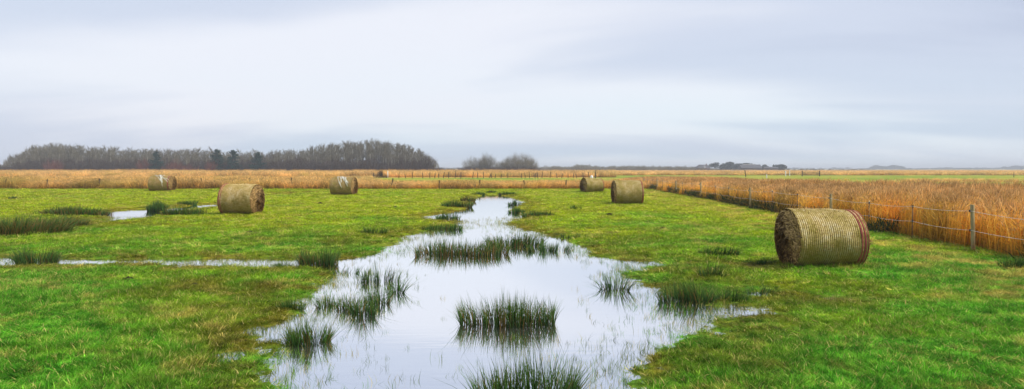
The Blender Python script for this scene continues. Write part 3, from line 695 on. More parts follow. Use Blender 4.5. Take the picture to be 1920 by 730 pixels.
def bale(label, px, py, L, Rr, rz, straw, near=1.0, open_end=-1, red=(), taper=0.0, tears=0, bright_end=False, nets=44, seed=0, slump=0.03, group='round hay bales on the pasture'):
    """axis along local X; open_end: side whose hay is seen; red: x positions of the coloured edge strands"""
    X, Y = ground_at(px, py, .05); rg = np.random.default_rng(seed)
    root = empty('round_bale', (X, Y, land1(X, Y) - .015), rz); tag(root, label, 'hay bale', group)
    nu, nl = 72, 30
    th = np.linspace(0, 2 * np.pi, nu, endpoint=False)
    ph = rg.uniform(0, 6.28, 6); am = rg.normal(0, 1, 6)
    def rad(u, th):                                                            # u in -1..1 along the axis
        r = Rr * (1 - taper * (u + 1) / 2) * (1 - .012 * np.abs(u) ** 6)
        r = r + .013 * am[0] * np.sin(2 * th + ph[0] + u) + .006 * am[1] * np.sin(3 * th + ph[1] + 2 * u) + .007 * np.sin(4 * u + ph[2] + th) + .004 * np.sin(9 * u + 5 * th + ph[3])
        return r
    def pt(u, th, off=0.0):
        r = rad(u, th) + off
        y_, z_ = r * np.sin(th), r * np.cos(th)
        z_ = np.where(z_ < -.90 * Rr, -.90 * Rr + (z_ + .90 * Rr) * .35, z_)      # flattened where it lies
        z_ = z_ - slump * (u + 1) / 2 * 0
        return np.stack([u * L / 2, y_ * (1 + .02), z_ + .93 * Rr], -1)
    U, TH = np.meshgrid(np.linspace(-1, 1, nl), th, indexing='ij')
    V = pt(U, TH).reshape(-1, 3); i = np.arange(nl - 1)[:, None] * nu; j = np.arange(nu)[None]; k = (j + 1) % nu
    f = np.stack([i + j, i + k, i + nu + k, i + nu + j], -1).reshape(-1, 4)
    V = V + rg.normal(0, .0025, V.shape)
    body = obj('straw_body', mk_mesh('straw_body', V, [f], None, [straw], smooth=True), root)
    for sgn in (-1, 1):                                                        # the two end faces, hollowed and ragged
        g = Geo(); rings = 12; W = []
        for q in range(rings + 1):
            rr_ = 1 - q / rings
            P = pt(np.full(nu, sgn * 1.0), th); c0 = np.array([sgn * L / 2, 0, .93 * Rr])
            P = c0 + (P - c0) * max(rr_, .01); dep = (.02 + .05 * (1 - rr_) ** 1.5) if q else 0
            P[:, 0] -= sgn * (dep + (rg.normal(0, .012, nu) if q else 0)); W.append(P)
        W = np.concatenate(W); i = np.arange(rings)[:, None] * nu
        f = np.stack([i + j, i + k, i + nu + k, i + nu + j], -1).reshape(-1, 4)
        e = obj('end_face', mk_mesh('end_face', W, [f], None, [M_END]), root)
        n = int(1500 * near)
        a = rg.uniform(0, 6.28, n); r = np.sqrt(rg.random(n)) * .97
        P = pt(np.full(n, float(sgn)), a); c0 = np.array([sgn * L / 2, 0, .93 * Rr]); P = c0 + (P - c0) * r[:, None]
        P[:, 0] -= sgn * (.01 + .04 * (1 - r))
        Lh = rg.uniform(.06, .20, n); dirn = a + np.pi / 2 + rg.normal(0, .7, n)
        g = Geo()                                                              # strands lying in the roll, ends sprung outward
        segs = 3; per = 2 * segs; VV = np.zeros((n, per, 3)); hw = rg.uniform(.003, .008, n) * (1.0 + (1 - near))
        for q in range(segs):
            t = q / (segs - 1) - .5
            cpt = P + np.stack([sgn * (rg.uniform(-.01, .05, n) * (t + .5)), np.sin(dirn) * Lh * t, np.cos(dirn) * Lh * t - .03 * (t + .5) ** 2], 1)
            o_ = np.stack([sgn * hw * .6, np.cos(dirn) * hw, -np.sin(dirn) * hw], 1)
            VV[:, 2 * q] = cpt - o_; VV[:, 2 * q + 1] = cpt + o_
        VV[..., 2] = np.maximum(VV[..., 2], .015)
        fq = (np.arange(n)[:, None, None] * per + np.array([[0, 1, 3, 2], [2, 3, 5, 4]])[None]).reshape(-1, 4)
        g.add(VV.reshape(-1, 3), f4=fq, a=np.tile([0, 0, .5, .5, 1, 1], n), b=np.repeat(rg.random(n), per))
        hs = obj('hay_strands', g.mesh('hay_strands', [M_HAY_L if (bright_end and sgn == 1) else M_HAY]), e); hs['kind'] = 'stuff'
    if nets:                                                                   # strands of the net, wound round the roll
        g = Geo(); ths = np.linspace(0, 2 * np.pi, 73)
        for q in range(nets):
            u = -.97 + 1.94 * (q + .5) / nets
            wob = .0022 * np.sin(ths * 2 + q * .3) + .0012 * np.sin(ths * 5 + 2 * q)
            hwid = .0088 if near > .8 else .006
            A = pt(u + (wob - hwid) * 2 / L, ths, .003); B = pt(u + (wob + hwid) * 2 / L, ths, .003); C = pt(u + wob * 2 / L, ths, .009)
            n = len(ths); VV = np.concatenate([A, C, B]); s_ = np.arange(n - 1)
            g.add(VV, f4=np.concatenate([np.stack([s_, s_ + 1, s_ + 1 + n, s_ + n], 1), np.stack([s_ + n, s_ + n + 1, s_ + 1 + 2 * n, s_ + 2 * n], 1)]))
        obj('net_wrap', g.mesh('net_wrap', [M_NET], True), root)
    for u0, u1 in red:
        g = Geo(); ths = np.linspace(0, 2 * np.pi, 73); us = np.linspace(u0, u1, 4)
        VV = np.concatenate([pt(np.full(73, u) + .006 * np.sin(ths * 3 + u0 * 9), ths, .016 if 0 < q < 3 else .002) for q, u in enumerate(us)]); s_ = np.arange(72)
        g.add(VV, f4=np.concatenate([np.stack([s_ + q * 73, s_ + 1 + q * 73, s_ + 74 + q * 73, s_ + 73 + q * 73], 1) for q in range(3)]))
        obj('red_edge_band', g.mesh('red_edge_band', [M_RED], True), root)
    # stray straws standing off the skin
    n = int(2600 * near); u = rg.uniform(-1, 1, n); a = rg.uniform(-2.1, 2.1, n); P = pt(u, a, 0); Q = pt(u, a, 1.0) - P
    g = Geo(); t1 = np.stack([rg.normal(0, .03, n), rg.normal(0, .03, n), rg.normal(0, .03, n)], 1); o_ = rg.normal(0, .0022, (n, 3))
    VV = np.stack([P - o_, P + o_, P + Q * rg.uniform(.006, .03, n)[:, None] + t1], 1)
    g.add(VV.reshape(-1, 3), f3=np.arange(3 * n).reshape(-1, 3), a=np.tile([0, 0, 1], n), b=np.repeat(rg.random(n), 3))
    hs = obj('stray_straws', g.mesh('stray_straws', [M_HAY_L]), root); hs['kind'] = 'stuff'
    for q in range(tears):                                                     # torn white net lying over the top
        n = 26; u = np.linspace(rg.uniform(-.75, .3), rg.uniform(.0, .9), n); a0, a1 = rg.uniform(-.3, .5), rg.uniform(-1.7, -.7)
        a = np.linspace(a0, a1, n) + .12 * np.cumsum(rg.normal(0, .45, n)) * .5; u = u + .06 * np.cumsum(rg.normal(0, .4, n)) * .5
        g = Geo(); g.tube(pt(np.clip(u, -.96, .96), a, .018), rg.uniform(.002, .009) * np.abs(np.sin(np.linspace(.3, 6, n))) + .006, 5)
        obj('torn_net', g.mesh('torn_net', [M_FILM], True), root)
    return root
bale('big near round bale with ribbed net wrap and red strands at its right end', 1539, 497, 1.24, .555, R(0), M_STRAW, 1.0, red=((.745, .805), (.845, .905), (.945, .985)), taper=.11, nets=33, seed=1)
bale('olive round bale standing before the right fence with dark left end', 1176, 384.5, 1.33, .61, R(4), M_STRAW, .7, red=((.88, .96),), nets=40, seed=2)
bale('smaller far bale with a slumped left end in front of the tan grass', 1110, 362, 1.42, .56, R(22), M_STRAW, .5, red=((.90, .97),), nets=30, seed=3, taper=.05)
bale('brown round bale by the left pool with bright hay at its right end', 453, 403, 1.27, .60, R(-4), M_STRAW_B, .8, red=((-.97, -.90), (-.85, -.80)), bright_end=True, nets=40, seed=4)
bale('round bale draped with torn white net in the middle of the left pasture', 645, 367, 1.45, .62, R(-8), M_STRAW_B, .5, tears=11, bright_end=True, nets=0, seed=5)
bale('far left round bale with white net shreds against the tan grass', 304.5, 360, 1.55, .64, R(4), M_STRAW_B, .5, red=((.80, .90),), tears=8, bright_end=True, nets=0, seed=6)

# loose straw trodden into the grass round the bales
g = Geo()
for bpx, bpy_, bl_, br_ in BALES:
    bx0, by0 = ground_at(bpx, bpy_, .05); n = 150
    x, y = bx0 + RNG.normal(0, .62, n) * bl_, by0 + RNG.normal(-.1, .55, n)
    az_ = RNG.uniform(0, 6.28, n)
    g.strips(np.stack([x, y, land(x, y) + RNG.uniform(.025, .06, n)], 1), az_, RNG.uniform(.05, .22, n), RNG.uniform(-.01, .03, n), .005 + by0 * .00018, 2, 1.0, face=az_ + 1.57)
x, y = wedge(170, 5, 16, .8); h_, w_ = land(x, y, True); k = (w_ > .4) & (x < FENCE_X(y)); x, y, h_ = x[k], y[k], h_[k]; az_ = RNG.uniform(0, 6.28, len(x))
g.strips(np.stack([x, y, h_ + .04], 1), az_, RNG.uniform(.04, .16, len(x)), RNG.uniform(-.01, .05, len(x)), .008, 2, 1.0, face=az_ + 1.57)
o = obj('loose_straw', g.mesh('loose_straw', [M_HAY_L])); tag(o, 'stray bits of loose straw lying on the pasture', 'straw', kind='stuff')

# ------------------------------------------------------------------ fences
M_POST, _, _ = mat('weathered_post'); nt = NT(M_POST)
p = nt('ShaderNodeTexCoord').outputs['Object']
nz = nt.noise(nt('ShaderNodeMapping', {0: p, 'Scale': (30, 30, 2.5)}).outputs[0], 2, 4, .6)
c = nt.ramp(nz, [(.3, (.18, .13, .065)), (.55, (.40, .32, .16)), (.75, (.52, .45, .27))])
zc = nt('ShaderNodeSeparateXYZ', {0: p}).outputs['Z']
c = nt.mix(nt.math('MULTIPLY', nt.maprange(nt.math('ADD', zc, nt.math('MULTIPLY', nz, .2)), .42, .12), .8), c, (.22, .10, .03))
nt.simple(c, .85, .15, nz, .5, .01)
M_POST_D = plain('dark_post', (.10, .078, .045), .9, .1, 8, .4)
M_ROD = plain('rusty_rod', (.10, .065, .04), .6, .3, 12, .3)
M_INS = plain('black_insulator', (.012, .012, .013), .4, .4)
M_CAP = plain('pale_cap', (.75, .70, .48), .5, .3)
M_WIRE = plain('white_poly_wire', (.68, .63, .57), .6, .2)
M_WIRE_D = plain('dull_wire', (.16, .14, .12), .6, .3)
M_WHITE = plain('white_paint', (.80, .80, .79), .6, .3, 3, .08)

fr_root = empty('wire_fence', (FENCE_X(13.4), 13.4, 0))
tag(fr_root, 'two strand white wire fence on wooden posts along the reed bed', 'fence')
def to_local(v): return (v[0] - fr_root.location.x, v[1] - fr_root.location.y, v[2])
MAIN = [6.4, 13.4, 20.0, 28.0, 36.6, 43.4, 50.2, 57.0]
allp = []
for i, y in enumerate(MAIN):
    allp.append((y, 'w'))
    if i + 1 < len(MAIN):
        for t in (.34, .655): allp.append((y + (MAIN[i + 1] - y) * t + random.uniform(-.12, .12), 'r'))
anch = []
for i, (y, kind) in enumerate(allp):
    x = FENCE_X(y) + random.uniform(-.06, .06); z = land1(x, y)
    hgt = random.uniform(.90, .98) if kind == 'w' else random.uniform(.80, .86)
    tx, ty = random.uniform(-.025, .025), random.uniform(-.02, .02)
    g = Geo()
    if kind == 'w':
        rad = .040 if y < 25 else .046
        P = [(0, 0, -.3), (0, 0, 0), (tx * .5, ty * .5, hgt * .5), (tx, ty, hgt - .012), (tx, ty, hgt)]
        g.tube(P, [rad, rad, rad * .97, rad * .95, rad * .86], 12)
    else:
        g.tube([(0, 0, -.2), (0, 0, .1), (tx, ty, hgt)], [.009, .009, .009], 6)
    po = obj('post' if kind == 'w' else 'rod_post', g.mesh('post', [M_POST if kind == 'w' else M_ROD], True), fr_root, to_local((x, y, z)))
    off = -.075 if kind == 'w' else -.012
    zs_ = (hgt - .13 if kind == 'w' else hgt - .03, .43)
    pts = []
    for q, zi in enumerate(zs_):
        f = zi / hgt; g = Geo()
        cx, cy = tx * f + off * .8, ty * f - .02
        if kind == 'w':
            g.tube([(tx * f - rad * .9, cy, zi), (cx - .012, cy, zi)], [.008, .008], 6)
            g.tube([(cx - .012, cy, zi - .022), (cx - .012, cy, zi - .008), (cx - .012, cy, zi + .008), (cx - .012, cy, zi + .022)], [.021, .014, .014, .021], 8)
        else:
            g.tube([(cx, cy, zi - .028), (cx, cy, zi - .01), (cx, cy, zi + .01), (cx, cy, zi + .028)], [.022, .016, .016, .022], 8)
            g.box(((tx * f + cx) / 2, cy * .5, zi), (abs(cx - tx * f) + .02, .03, .02))
        obj('insulator', g.mesh('insulator', [M_INS], True), po)
        pts.append((x + cx - .012, y + cy, z + zi))
    if kind == 'r' and i % 3 == 2 or (kind == 'r' and i in (10,)):
        g = Geo(); g.tube([(tx, ty, hgt - .01), (tx, ty, hgt + .03)], [.016, .014], 8); obj('cap', g.mesh('cap', [M_CAP], True), po)
    anch.append(pts)
for q in range(2):
    P = []
    for (a, b) in zip(anch[:-1], anch[1:]):
        A, B = np.array(a[q]), np.array(b[q])
        for t in np.linspace(0, 1, 8, endpoint=False):
            pt_ = A + (B - A) * t; pt_[2] -= .035 * 4 * t * (1 - t); P.append(to_local(pt_))
    P.append(to_local(anch[-1][q]))
    g = Geo(); g.tube(P, .0040, 5); obj('wire', g.mesh('wire', [M_WIRE], True), fr_root)

def old_fence(label, posts, hgt, rad, lean, wires, wr):
    """posts: (x, y); dark leaning stakes with thin wires"""
    r0 = empty('stake_fence', (posts[0][0], posts[0][1], 0)); tag(r0, label, 'fence'); tops = []
    for (x, y, hh) in posts:
        z = land1(x, y); g = Geo(); lx, ly = random.gauss(0, lean), random.gauss(0, lean * .5); h_ = hgt * hh
        g.tube([(0, 0, -.2), (lx * .5, ly * .5, h_ * .5), (lx, ly, h_)], [rad, rad * .95, rad * .85], 7)
        obj('stake', g.mesh('stake', [M_POST_D]), r0, (x - r0.location.x, y - r0.location.y, z)); tops.append((x + lx - r0.location.x, y + ly - r0.location.y, z + h_))
    for f in wires:
        g = Geo(); g.tube([(a, b, c_ * f) for a, b, c_ in tops], wr, 4); obj('wire', g.mesh('wire', [M_WIRE_D]), r0)
    return r0
pp = []
for px in [-95, 8, 94, 187, 281, 376, 402, 466, 545, 640, 735, 825, 900, 985, 1060]:
    pp.append((gx(px, 54.5), 54.5 + random.uniform(-.3, .3), random.uniform(.8, 1.1)))
old_fence('low old fence of dark stakes along the front of the tan grass belt', pp, .92, .062, .05, (.9, .55), .004)
pp = []
for px in [702, 748, 761, 773, 793, 806, 815, 823, 831, 841, 853, 864, 886, 896, 907, 917, 922, 928, 939, 952, 978, 985, 993, 1003, 1009, 1016, 1031, 1045, 1053, 1065, 1075, 1082, 1094, 1105, 1117]:
    Y = 118 + .012 * (px - 900); pp.append((gx(px, Y), Y, random.uniform(.75, 1.2) * (1.35 if px in (853, 907, 1117) else 1)))
old_fence('far row of leaning dark stakes crossing before the reed flats', pp, 1.0, .07, .16, (.85,), .005)

def stake(label, px, Y, h_, rad, lean, m, cat='post', name='marker_post'):
    g = Geo(); g.tube([(0, 0, -.2), (lean * .5, 0, h_ * .5), (lean, 0, h_)], [rad, rad, rad * .92], 8)
    x = gx(px, Y); o = obj(name, g.mesh(name, [m]), None, (x, Y, land1(x, Y))); tag(o, label, cat); return o
stake('white marker post in the tan reeds before the wood', 727, 128, 1.35, .10, .0, M_WHITE)
stake('left one of two white posts by the far gate', 1473, 150, 1.25, .13, .0, M_WHITE)
stake('right one of two white posts by the far gate', 1480.5, 158, 1.35, .10, .02, M_WHITE)
stake('short white post on the green strip left of the white pair', 1437.5, 118, .75, .10, .0, M_WHITE)
stake('thick dark leaning post on the skyline right of the farm trees', 1398.5, 140, 1.45, .11, -.22, M_POST_D)
stake('thin dark post near the right picture edge on the far green', 1901, 130, 1.0, .06, 0, M_POST_D)
stake('dark post beside the small white bundle in the far meadow', 1116, 112, 1.1, .09, .04, M_POST_D)

# small pale bundle left lying in the far meadow
g = Geo(); x, Y = gx(1109.5, 114), 114
th = np.linspace(0, 2 * np.pi, 12, endpoint=False); VV = []
for q, (rr_, zz_) in enumerate([(.28, 0), (.36, .18), (.34, .36), (.20, .52), (.05, .60)]):
    VV.append(np.stack([rr_ * np.cos(th) * (1.2 + .1 * np.sin(3 * th)), rr_ * np.sin(th), zz_ + .04 * np.sin(2 * th + q)], 1))
VV = np.concatenate(VV); f4 = [(q * 12 + a, q * 12 + (a + 1) % 12, q * 12 + 12 + (a + 1) % 12, q * 12 + 12 + a) for q in range(4) for a in range(12)]
g.add(VV, f4=f4); o = obj('white_bundle', g.mesh('white_bundle', [M_WHITE], True), None, (x, Y, .45 + land1(x, Y)))
o.location.z = land1(x, Y); o.scale = (.6, .6, .95)
tag(o, 'small white bundle lying in the far meadow behind the small bale', 'bundle')

# field gate
gr = empty('field_gate', (gx(1520.5, 150), 150, land1(gx(1520.5, 150), 150))); tag(gr, 'brown five bar field gate on the far green strip', 'gate')
for sx in (-2.05, 2.05):
    g = Geo(); g.box((sx, 0, .55), (.18, .18, 1.35)); obj('gate_post', g.mesh('gate_post', [M_POST_D]), gr)
for zz_ in (.25, .5, .75, 1.0):
    g = Geo(); g.box((0, .0, zz_), (3.9, .06, .11)); obj('bar', g.mesh('bar', [M_POST_D if zz_ < .9 else M_POST]), gr)

# heap of dead reed and brush
hx, hy = gx(714, 122), 122.0
hr = empty('brush_heap', (hx, hy, land1(hx, hy))); tag(hr, 'ragged heap of dead brush and reed beside the white marker post', 'brush heap')
g = Geo(); n = 420; a = RNG.uniform(0, 6.28, n); r = np.sqrt(RNG.random(n))
b = np.stack([r * np.cos(a) * 1.5, r * np.sin(a) * .9, RNG.random(n) * 1.1 * (1 - r)], 1)
g.strips(b, RNG.uniform(0, 6.28, n), RNG.uniform(.2, 1.0, n), RNG.uniform(-.1, .8, n), RNG.uniform(.03, .07, n), 2, 1.2); obj('dead_stalks', g.mesh('dead_stalks', [M_RUSH_DEAD]), hr)
g = Geo(); n = 60; b = np.stack([RNG.normal(.0, .25, n), RNG.normal(0, .2, n), np.full(n, .3)], 1)
g.strips(b, RNG.uniform(0, 6.28, n), RNG.uniform(.1, .4, n), RNG.uniform(.9, 1.6, n), .06, 3); obj('pale_reed_tuft', g.mesh('pale_reed_tuft', [M_TAN]), hr)
g = Geo()
for q in range(7):
    a0 = RNG.uniform(0, 6.28); P0 = np.array([RNG.uniform(-1.6, .2), RNG.normal(0, .3), 0]); P1 = P0 + np.array([RNG.uniform(-.9, .9), RNG.normal(0, .3), RNG.uniform(.8, 1.4)])
    g.tube([P0, (P0 + P1) / 2 + RNG.normal(0, .1, 3), P1], [.06, .05, .03], 5)
obj('branches', g.mesh('branches', [M_POST_D]), hr)

# dark clods in the pasture
M_CLOD = plain('dark_clod', (.022, .016, .010), .95, .1, 30, .5)
for px, py, s_, lab in ((240, 527, .07, 'dark earth clod in the grass below the left channel'), (364, 537, .05, 'smaller dark clod right of the earth clod below the left channel'),
                        (600, 384, .12, 'dark clod in the pasture left of the torn net bale'), (741, 391, .09, 'tiny dark clod in the pasture right of the torn net bale'),
                        (469, 439, .07, 'dark clod in the pasture below the brown bale'), (1142, 406.5, .11, 'dark clod in the grass below the olive bale'), (1243, 431, .10, 'dark clod in the yellow grass midway along the fence')):
    x, Y = ground_at(px, py, .05); g = Geo(); n = 0
    th = np.linspace(0, 2 * np.pi, 9, endpoint=False); VV = []
    for q in range(4):
        rr_ = s_ * math.cos(q / 3 * 1.5); VV.append(np.stack([rr_ * 1.3 * np.cos(th) * RNG.uniform(.75, 1.2, 9), rr_ * np.sin(th) * RNG.uniform(.75, 1.2, 9), np.full(9, s_ * .75 * math.sin(q / 3 * 1.5)) + RNG.normal(0, s_ * .08, 9)], 1))
    g.add(np.concatenate(VV), f4=[(q * 9 + a, q * 9 + (a + 1) % 9, q * 9 + 9 + (a + 1) % 9, q * 9 + 9 + a) for q in range(3) for a in range(9)], f3=[(27 + a, 27 + (a + 1) % 9, 35) for a in range(7)])
    tag(obj('earth_clod', g.mesh('earth_clod', [M_CLOD]), None, (x, Y, land1(x, Y) + .005)), lab, 'clod')

# ------------------------------------------------------------------ trees
def bare_tree(H, seed, spread=.24, first=.32, limbs=17, subs=7, twigs=8, up=1.0, tw=.045):
    """trunk mesh and crown mesh (limbs + twigs) of a leafless tree"""
    rg = np.random.default_rng(seed); gt, gc = Geo(), Geo()
    zt = np.linspace(0, 1, 8); tr = np.stack([.02 * H * np.cumsum(rg.normal(0, .35, 8)) * zt, .02 * H * np.cumsum(rg.normal(0, .35, 8)) * zt, zt * H * .92 - .3 * (zt == 0)], 1)
    gt.tube(tr, .016 * H * (1 - zt) ** .8 + .02, 7)
    tb, ta, tl, th_ = [], [], [], []
    for i in range(limbs):
        t = first + (1 - first) * (i + rg.random()) / limbs * .97
        p0 = np.array([np.interp(t, zt, tr[:, q]) for q in range(3)]); az = rg.uniform(0, 6.28)
        ln = H * spread * (1.15 - .55 * t) * rg.uniform(.75, 1.25); el = rg.uniform(.7, 1.15) * up
        d = np.array([math.cos(az) * math.cos(el), math.sin(az) * math.cos(el), math.sin(el)])
        q1 = p0 + d * ln * .5; q2 = p0 + d * ln + np.array([0, 0, .12 * ln])
        gc.tube([p0, q1, q2], [.005 * H * (1.1 - t) + .025, .04, .02], 3, cap=False)
        for s_ in range(subs):
            f = rg.uniform(.25, 1.0); b0 = p0 + (q2 - p0) * f; az2 = az + rg.normal(0, .9); l2 = ln * rg.uniform(.3, .6); e2 = rg.uniform(.5, 1.3)
            d2 = np.array([math.cos(az2) * math.cos(e2), math.sin(az2) * math.cos(e2), math.sin(e2)]); b1 = b0 + d2 * l2
            gc.tube([b0, b1], [.026, .014], 3, cap=False)
            for w_ in range(twigs):
                bb = b0 + (b1 - b0) * rg.uniform(.15, 1); tb.append(bb); ta.append(az2 + rg.normal(0, 1.1)); tl.append(l2 * rg.uniform(.15, .6)); th_.append(l2 * rg.uniform(.25, .8))
    gc.strips(np.array(tb), np.array(ta), np.array(tl), np.array(th_), tw, 2, 1.2)
    return gt, gc
def shrub(H, W, seed, stems=26, twigs=26, tw=.045):
    rg = np.random.default_rng(seed); gs, gc = Geo(), Geo(); tb, ta, tl, th_ = [], [], [], []
    for i in range(stems):
        az = rg.uniform(0, 6.28); r = math.sqrt(rg.random()) * W * .5; z1 = H * (1 - .45 * (2 * r / W) ** 2) * rg.uniform(.7, 1)
        p0 = np.array([math.cos(az) * r * .4, math.sin(az) * r * .4, -.1]); p1 = np.array([math.cos(az) * r, math.sin(az) * r, z1])
        gs.tube([p0, (p0 + p1) / 2 + rg.normal(0, .06 * H, 3), p1], [.05, .035, .015], 3, cap=False)
        for w_ in range(twigs):
            f = rg.uniform(.15, 1); tb.append(p0 + (p1 - p0) * f + rg.normal(0, .05 * W, 3) * [1, 1, .3]); ta.append(rg.uniform(0, 6.28)); tl.append(rg.uniform(.05, .25) * H); th_.append(rg.uniform(.05, .25) * H)
    gc.strips(np.array(tb), np.array(ta), np.array(tl), np.array(th_), tw, 2, 1.2)
    return gs, gc
def pine(H, seed):
    rg = np.random.default_rng(seed); gt, gc = Geo(), Geo()
    gt.tube([(0, 0, -.2), (0, 0, H * .5), (0, 0, H)], [.02 * H, .014 * H, .02], 7); tb, ta, tl, th_, tw = [], [], [], [], []
    for i in range(95):
        t = rg.uniform(.05, .98); az = rg.uniform(0, 6.28); ln = H * .36 * (1.08 - t) ** .75 * rg.uniform(.6, 1.2)
        p0 = np.array([0, 0, t * H]); p1 = p0 + np.array([math.cos(az) * ln, math.sin(az) * ln, rg.uniform(-.05, .35) * ln])
        gc.tube([p0, p1], [.05, .02], 3, cap=False)
        for w_ in range(60):
            tb.append(p0 + (p1 - p0) * rg.uniform(.2, 1) + rg.normal(0, .12, 3)); ta.append(rg.uniform(0, 6.28)); tl.append(rg.uniform(.1, .5)); th_.append(rg.uniform(-.1, .4)); tw.append(rg.uniform(.10, .24))
    gc.strips(np.array(tb), np.array(ta), np.array(tl), np.array(th_), np.array(tw), 2, 1.2)
    return gt, gc
def leafy(H, W, seed, n=2600, lop=0.0):
    """dense far tree: leaf clumps through lobes"""
    rg = np.random.default_rng(seed); gt, gc = Geo(), Geo(); gt.tube([(0, 0, -.2), (0, 0, H * .6)], [.3, .15], 7)
    lob = [(rg.normal(0, .22 * W), rg.normal(0, .15 * W), H * rg.uniform(.3, .74), rg.uniform(.18, .32) * W) for _ in range(11)]
    q = rg.integers(0, len(lob), n); L_ = np.array(lob)[q]; v = rg.normal(0, 1, (n, 3)); v /= np.linalg.norm(v, axis=1)[:, None]; v *= (rg.random(n) ** .4)[:, None]
    P = L_[:, :3] + v * L_[:, 3:4] * [1, 1, .85]; P[:, 2] = np.clip(P[:, 2], .1, H)
    P[:, 2] = np.where(P[:, 0] > 0, np.minimum(P[:, 2], H * (1 - lop * np.abs(P[:, 0]) / W)), P[:, 2])
    e1, e2 = rg.normal(0, .26, (n, 3)), rg.normal(0, .26, (n, 3)); VV = np.stack([P - e1, P + e2, P + e1, P - e2], 1).reshape(-1, 3)
    gc.add(VV, f4=np.arange(4 * n).reshape(-1, 4)); return gt, gc
def tree_thing(name, gt, gc, mt, mc, label, cat, group=None, parts=('trunk', 'crown')):
    r0 = empty(name); tag(r0, label, cat, group)
    obj(parts[0], gt.mesh(parts[0], [mt], True), r0); obj(parts[1], gc.mesh(parts[1], [mc]), r0); return r0
used = set()
def plant_copy(pro, x, y, sc, rz=None, label=None, group=None, sz=None):
    o = pro if pro.name not in used else copy_tree(pro)
    used.add(pro.name)
    o.location = (x, y, land1(x, y) - .02); o.rotation_euler = (0, 0, RNG.uniform(0, 6.28) if rz is None else rz); o.scale = (sc, sc, sc if sz is None else sz)
    if label: o['label'] = label
    if group: o['group'] = group
    return o
# the wood on the left: skyline taken at a distance of about 270 m
SKY = [(-30, 316), (5, 308), (25, 294), (60, 279), (95, 274), (150, 279), (200, 282), (300, 285), (400, 286), (470, 289), (540, 287), (590, 280), (640, 272), (700, 270), (750, 274), (785, 284), (808, 299), (824, 314)]
def sky_y(px): return float(np.interp(px, [s[0] for s in SKY], [s[1] for s in SKY]))
def wood_label(px):
    for lim, t in ((40, 'low leafless tree at the thinning left tip of the wood'), (215, 'leafless tree in the domed left part of the wood'), (390, 'slender leafless tree in the level part of the wood left of the pine pair'),
                   (560, 'slender leafless tree in the level part of the wood right of the pine pair'), (770, 'tall leafless tree in the domed right part of the wood'), (9999, 'leafless tree on the falling right edge of the wood')):
        if px < lim: return t
wood = [tree_thing('bare_tree', *bare_tree(10, 40 + v, spread=.27, first=.33, limbs=22, subs=8, twigs=9, up=1.14, tw=.030), M_TRUNK, M_TWIG, wood_label(0), 'tree', 'leafless trees of the left wood') for v in range(7)]
cnt = 0
for row, (Yr, step) in enumerate(((258, 12.5), (268, 12.0), (279, 12.0), (291, 14.0))):
    px = -14 + row * 3.0
    while px < 822:
        p_ = px + random.uniform(-4, 4); Y = Yr + random.uniform(-4, 4); top = sky_y(p_) + (0 if row > 0 else 5) + random.gauss(0, 2.0)
        H = (HOR - top) * Y / FPX + CAM_H
        if H > 2.6:
            plant_copy(wood[cnt % 7], gx(p_, Y), Y, H / 10 * random.uniform(.95, 1.25), None, wood_label(p_), 'leafless trees of the left wood', H / 10); cnt += 1
        px += step * (1 if H > 6 else .6)
LS = 'brown leafless thicket shrub at the foot of the left wood'
LR = 'dull red twigged shrub at the foot of the left wood'
shr = [tree_thing('thicket_shrub', *shrub(5.2, 7, 70 + v, 30, 50, .06), M_TWIG_B, M_TWIG_B, LS, 'shrub', 'brown thicket shrubs at the foot of the wood', ('stems', 'twigs')) for v in range(4)]
red = [tree_thing('red_shrub', *shrub(4.4, 6, 80 + v, 30, 44, .06), M_TWIG_R, M_TWIG_R, LR, 'shrub', 'red twigged shrubs at the foot of the wood', ('stems', 'twigs')) for v in range(2)]
px = -24; i = 0
while px < 832:
    Y = 249 + random.uniform(-3, 3) - 4 * any(abs(px - q) < 9 for q in (105, 270, 326, 396, 360)); low = .55 if px < 30 or px > 805 else 1
    isred = any(abs(px - q) < 9 for q in (105, 270, 326, 396, 360))
    plant_copy((red if isred else shr)[i % (2 if isred else 4)], gx(px, Y), Y, random.uniform(.9, 1.25), None, LR if isred else LS, 'red twigged shrubs at the foot of the wood' if isred else 'brown thicket shrubs at the foot of the wood', random.uniform(.85, 1.35) * low); i += 1
    if 20 < px < 800:
        Y = 272 + random.uniform(-4, 4); plant_copy(shr[i % 4], gx(px + 5, Y), Y, random.uniform(1.0, 1.3), None, 'tall brown thicket shrub standing among the trunks of the left wood', 'brown thicket shrubs inside the wood', random.uniform(1.3, 1.75))
    px += 12 + random.uniform(-3, 3)
for px, top, lab in ((293, 284, 'leftmost dark pine standing out of the left wood'), (407, 279, 'broad dark pine in the left wood, left of a close pair'), (437, 281, 'dark pine right of the broad pine in the left wood'), (483, 285, 'lone blackish pine in the left wood, rightmost of the pines')):
    Y = 245; H = (HOR - top - 1.5) * Y / FPX + CAM_H
    o = tree_thing('pine_tree', *pine(H, px), M_TWIG_B, M_NEEDLE, lab, 'tree'); o.location = (gx(px, Y), Y, .03); o.scale = (1.3, 1.3, 1)
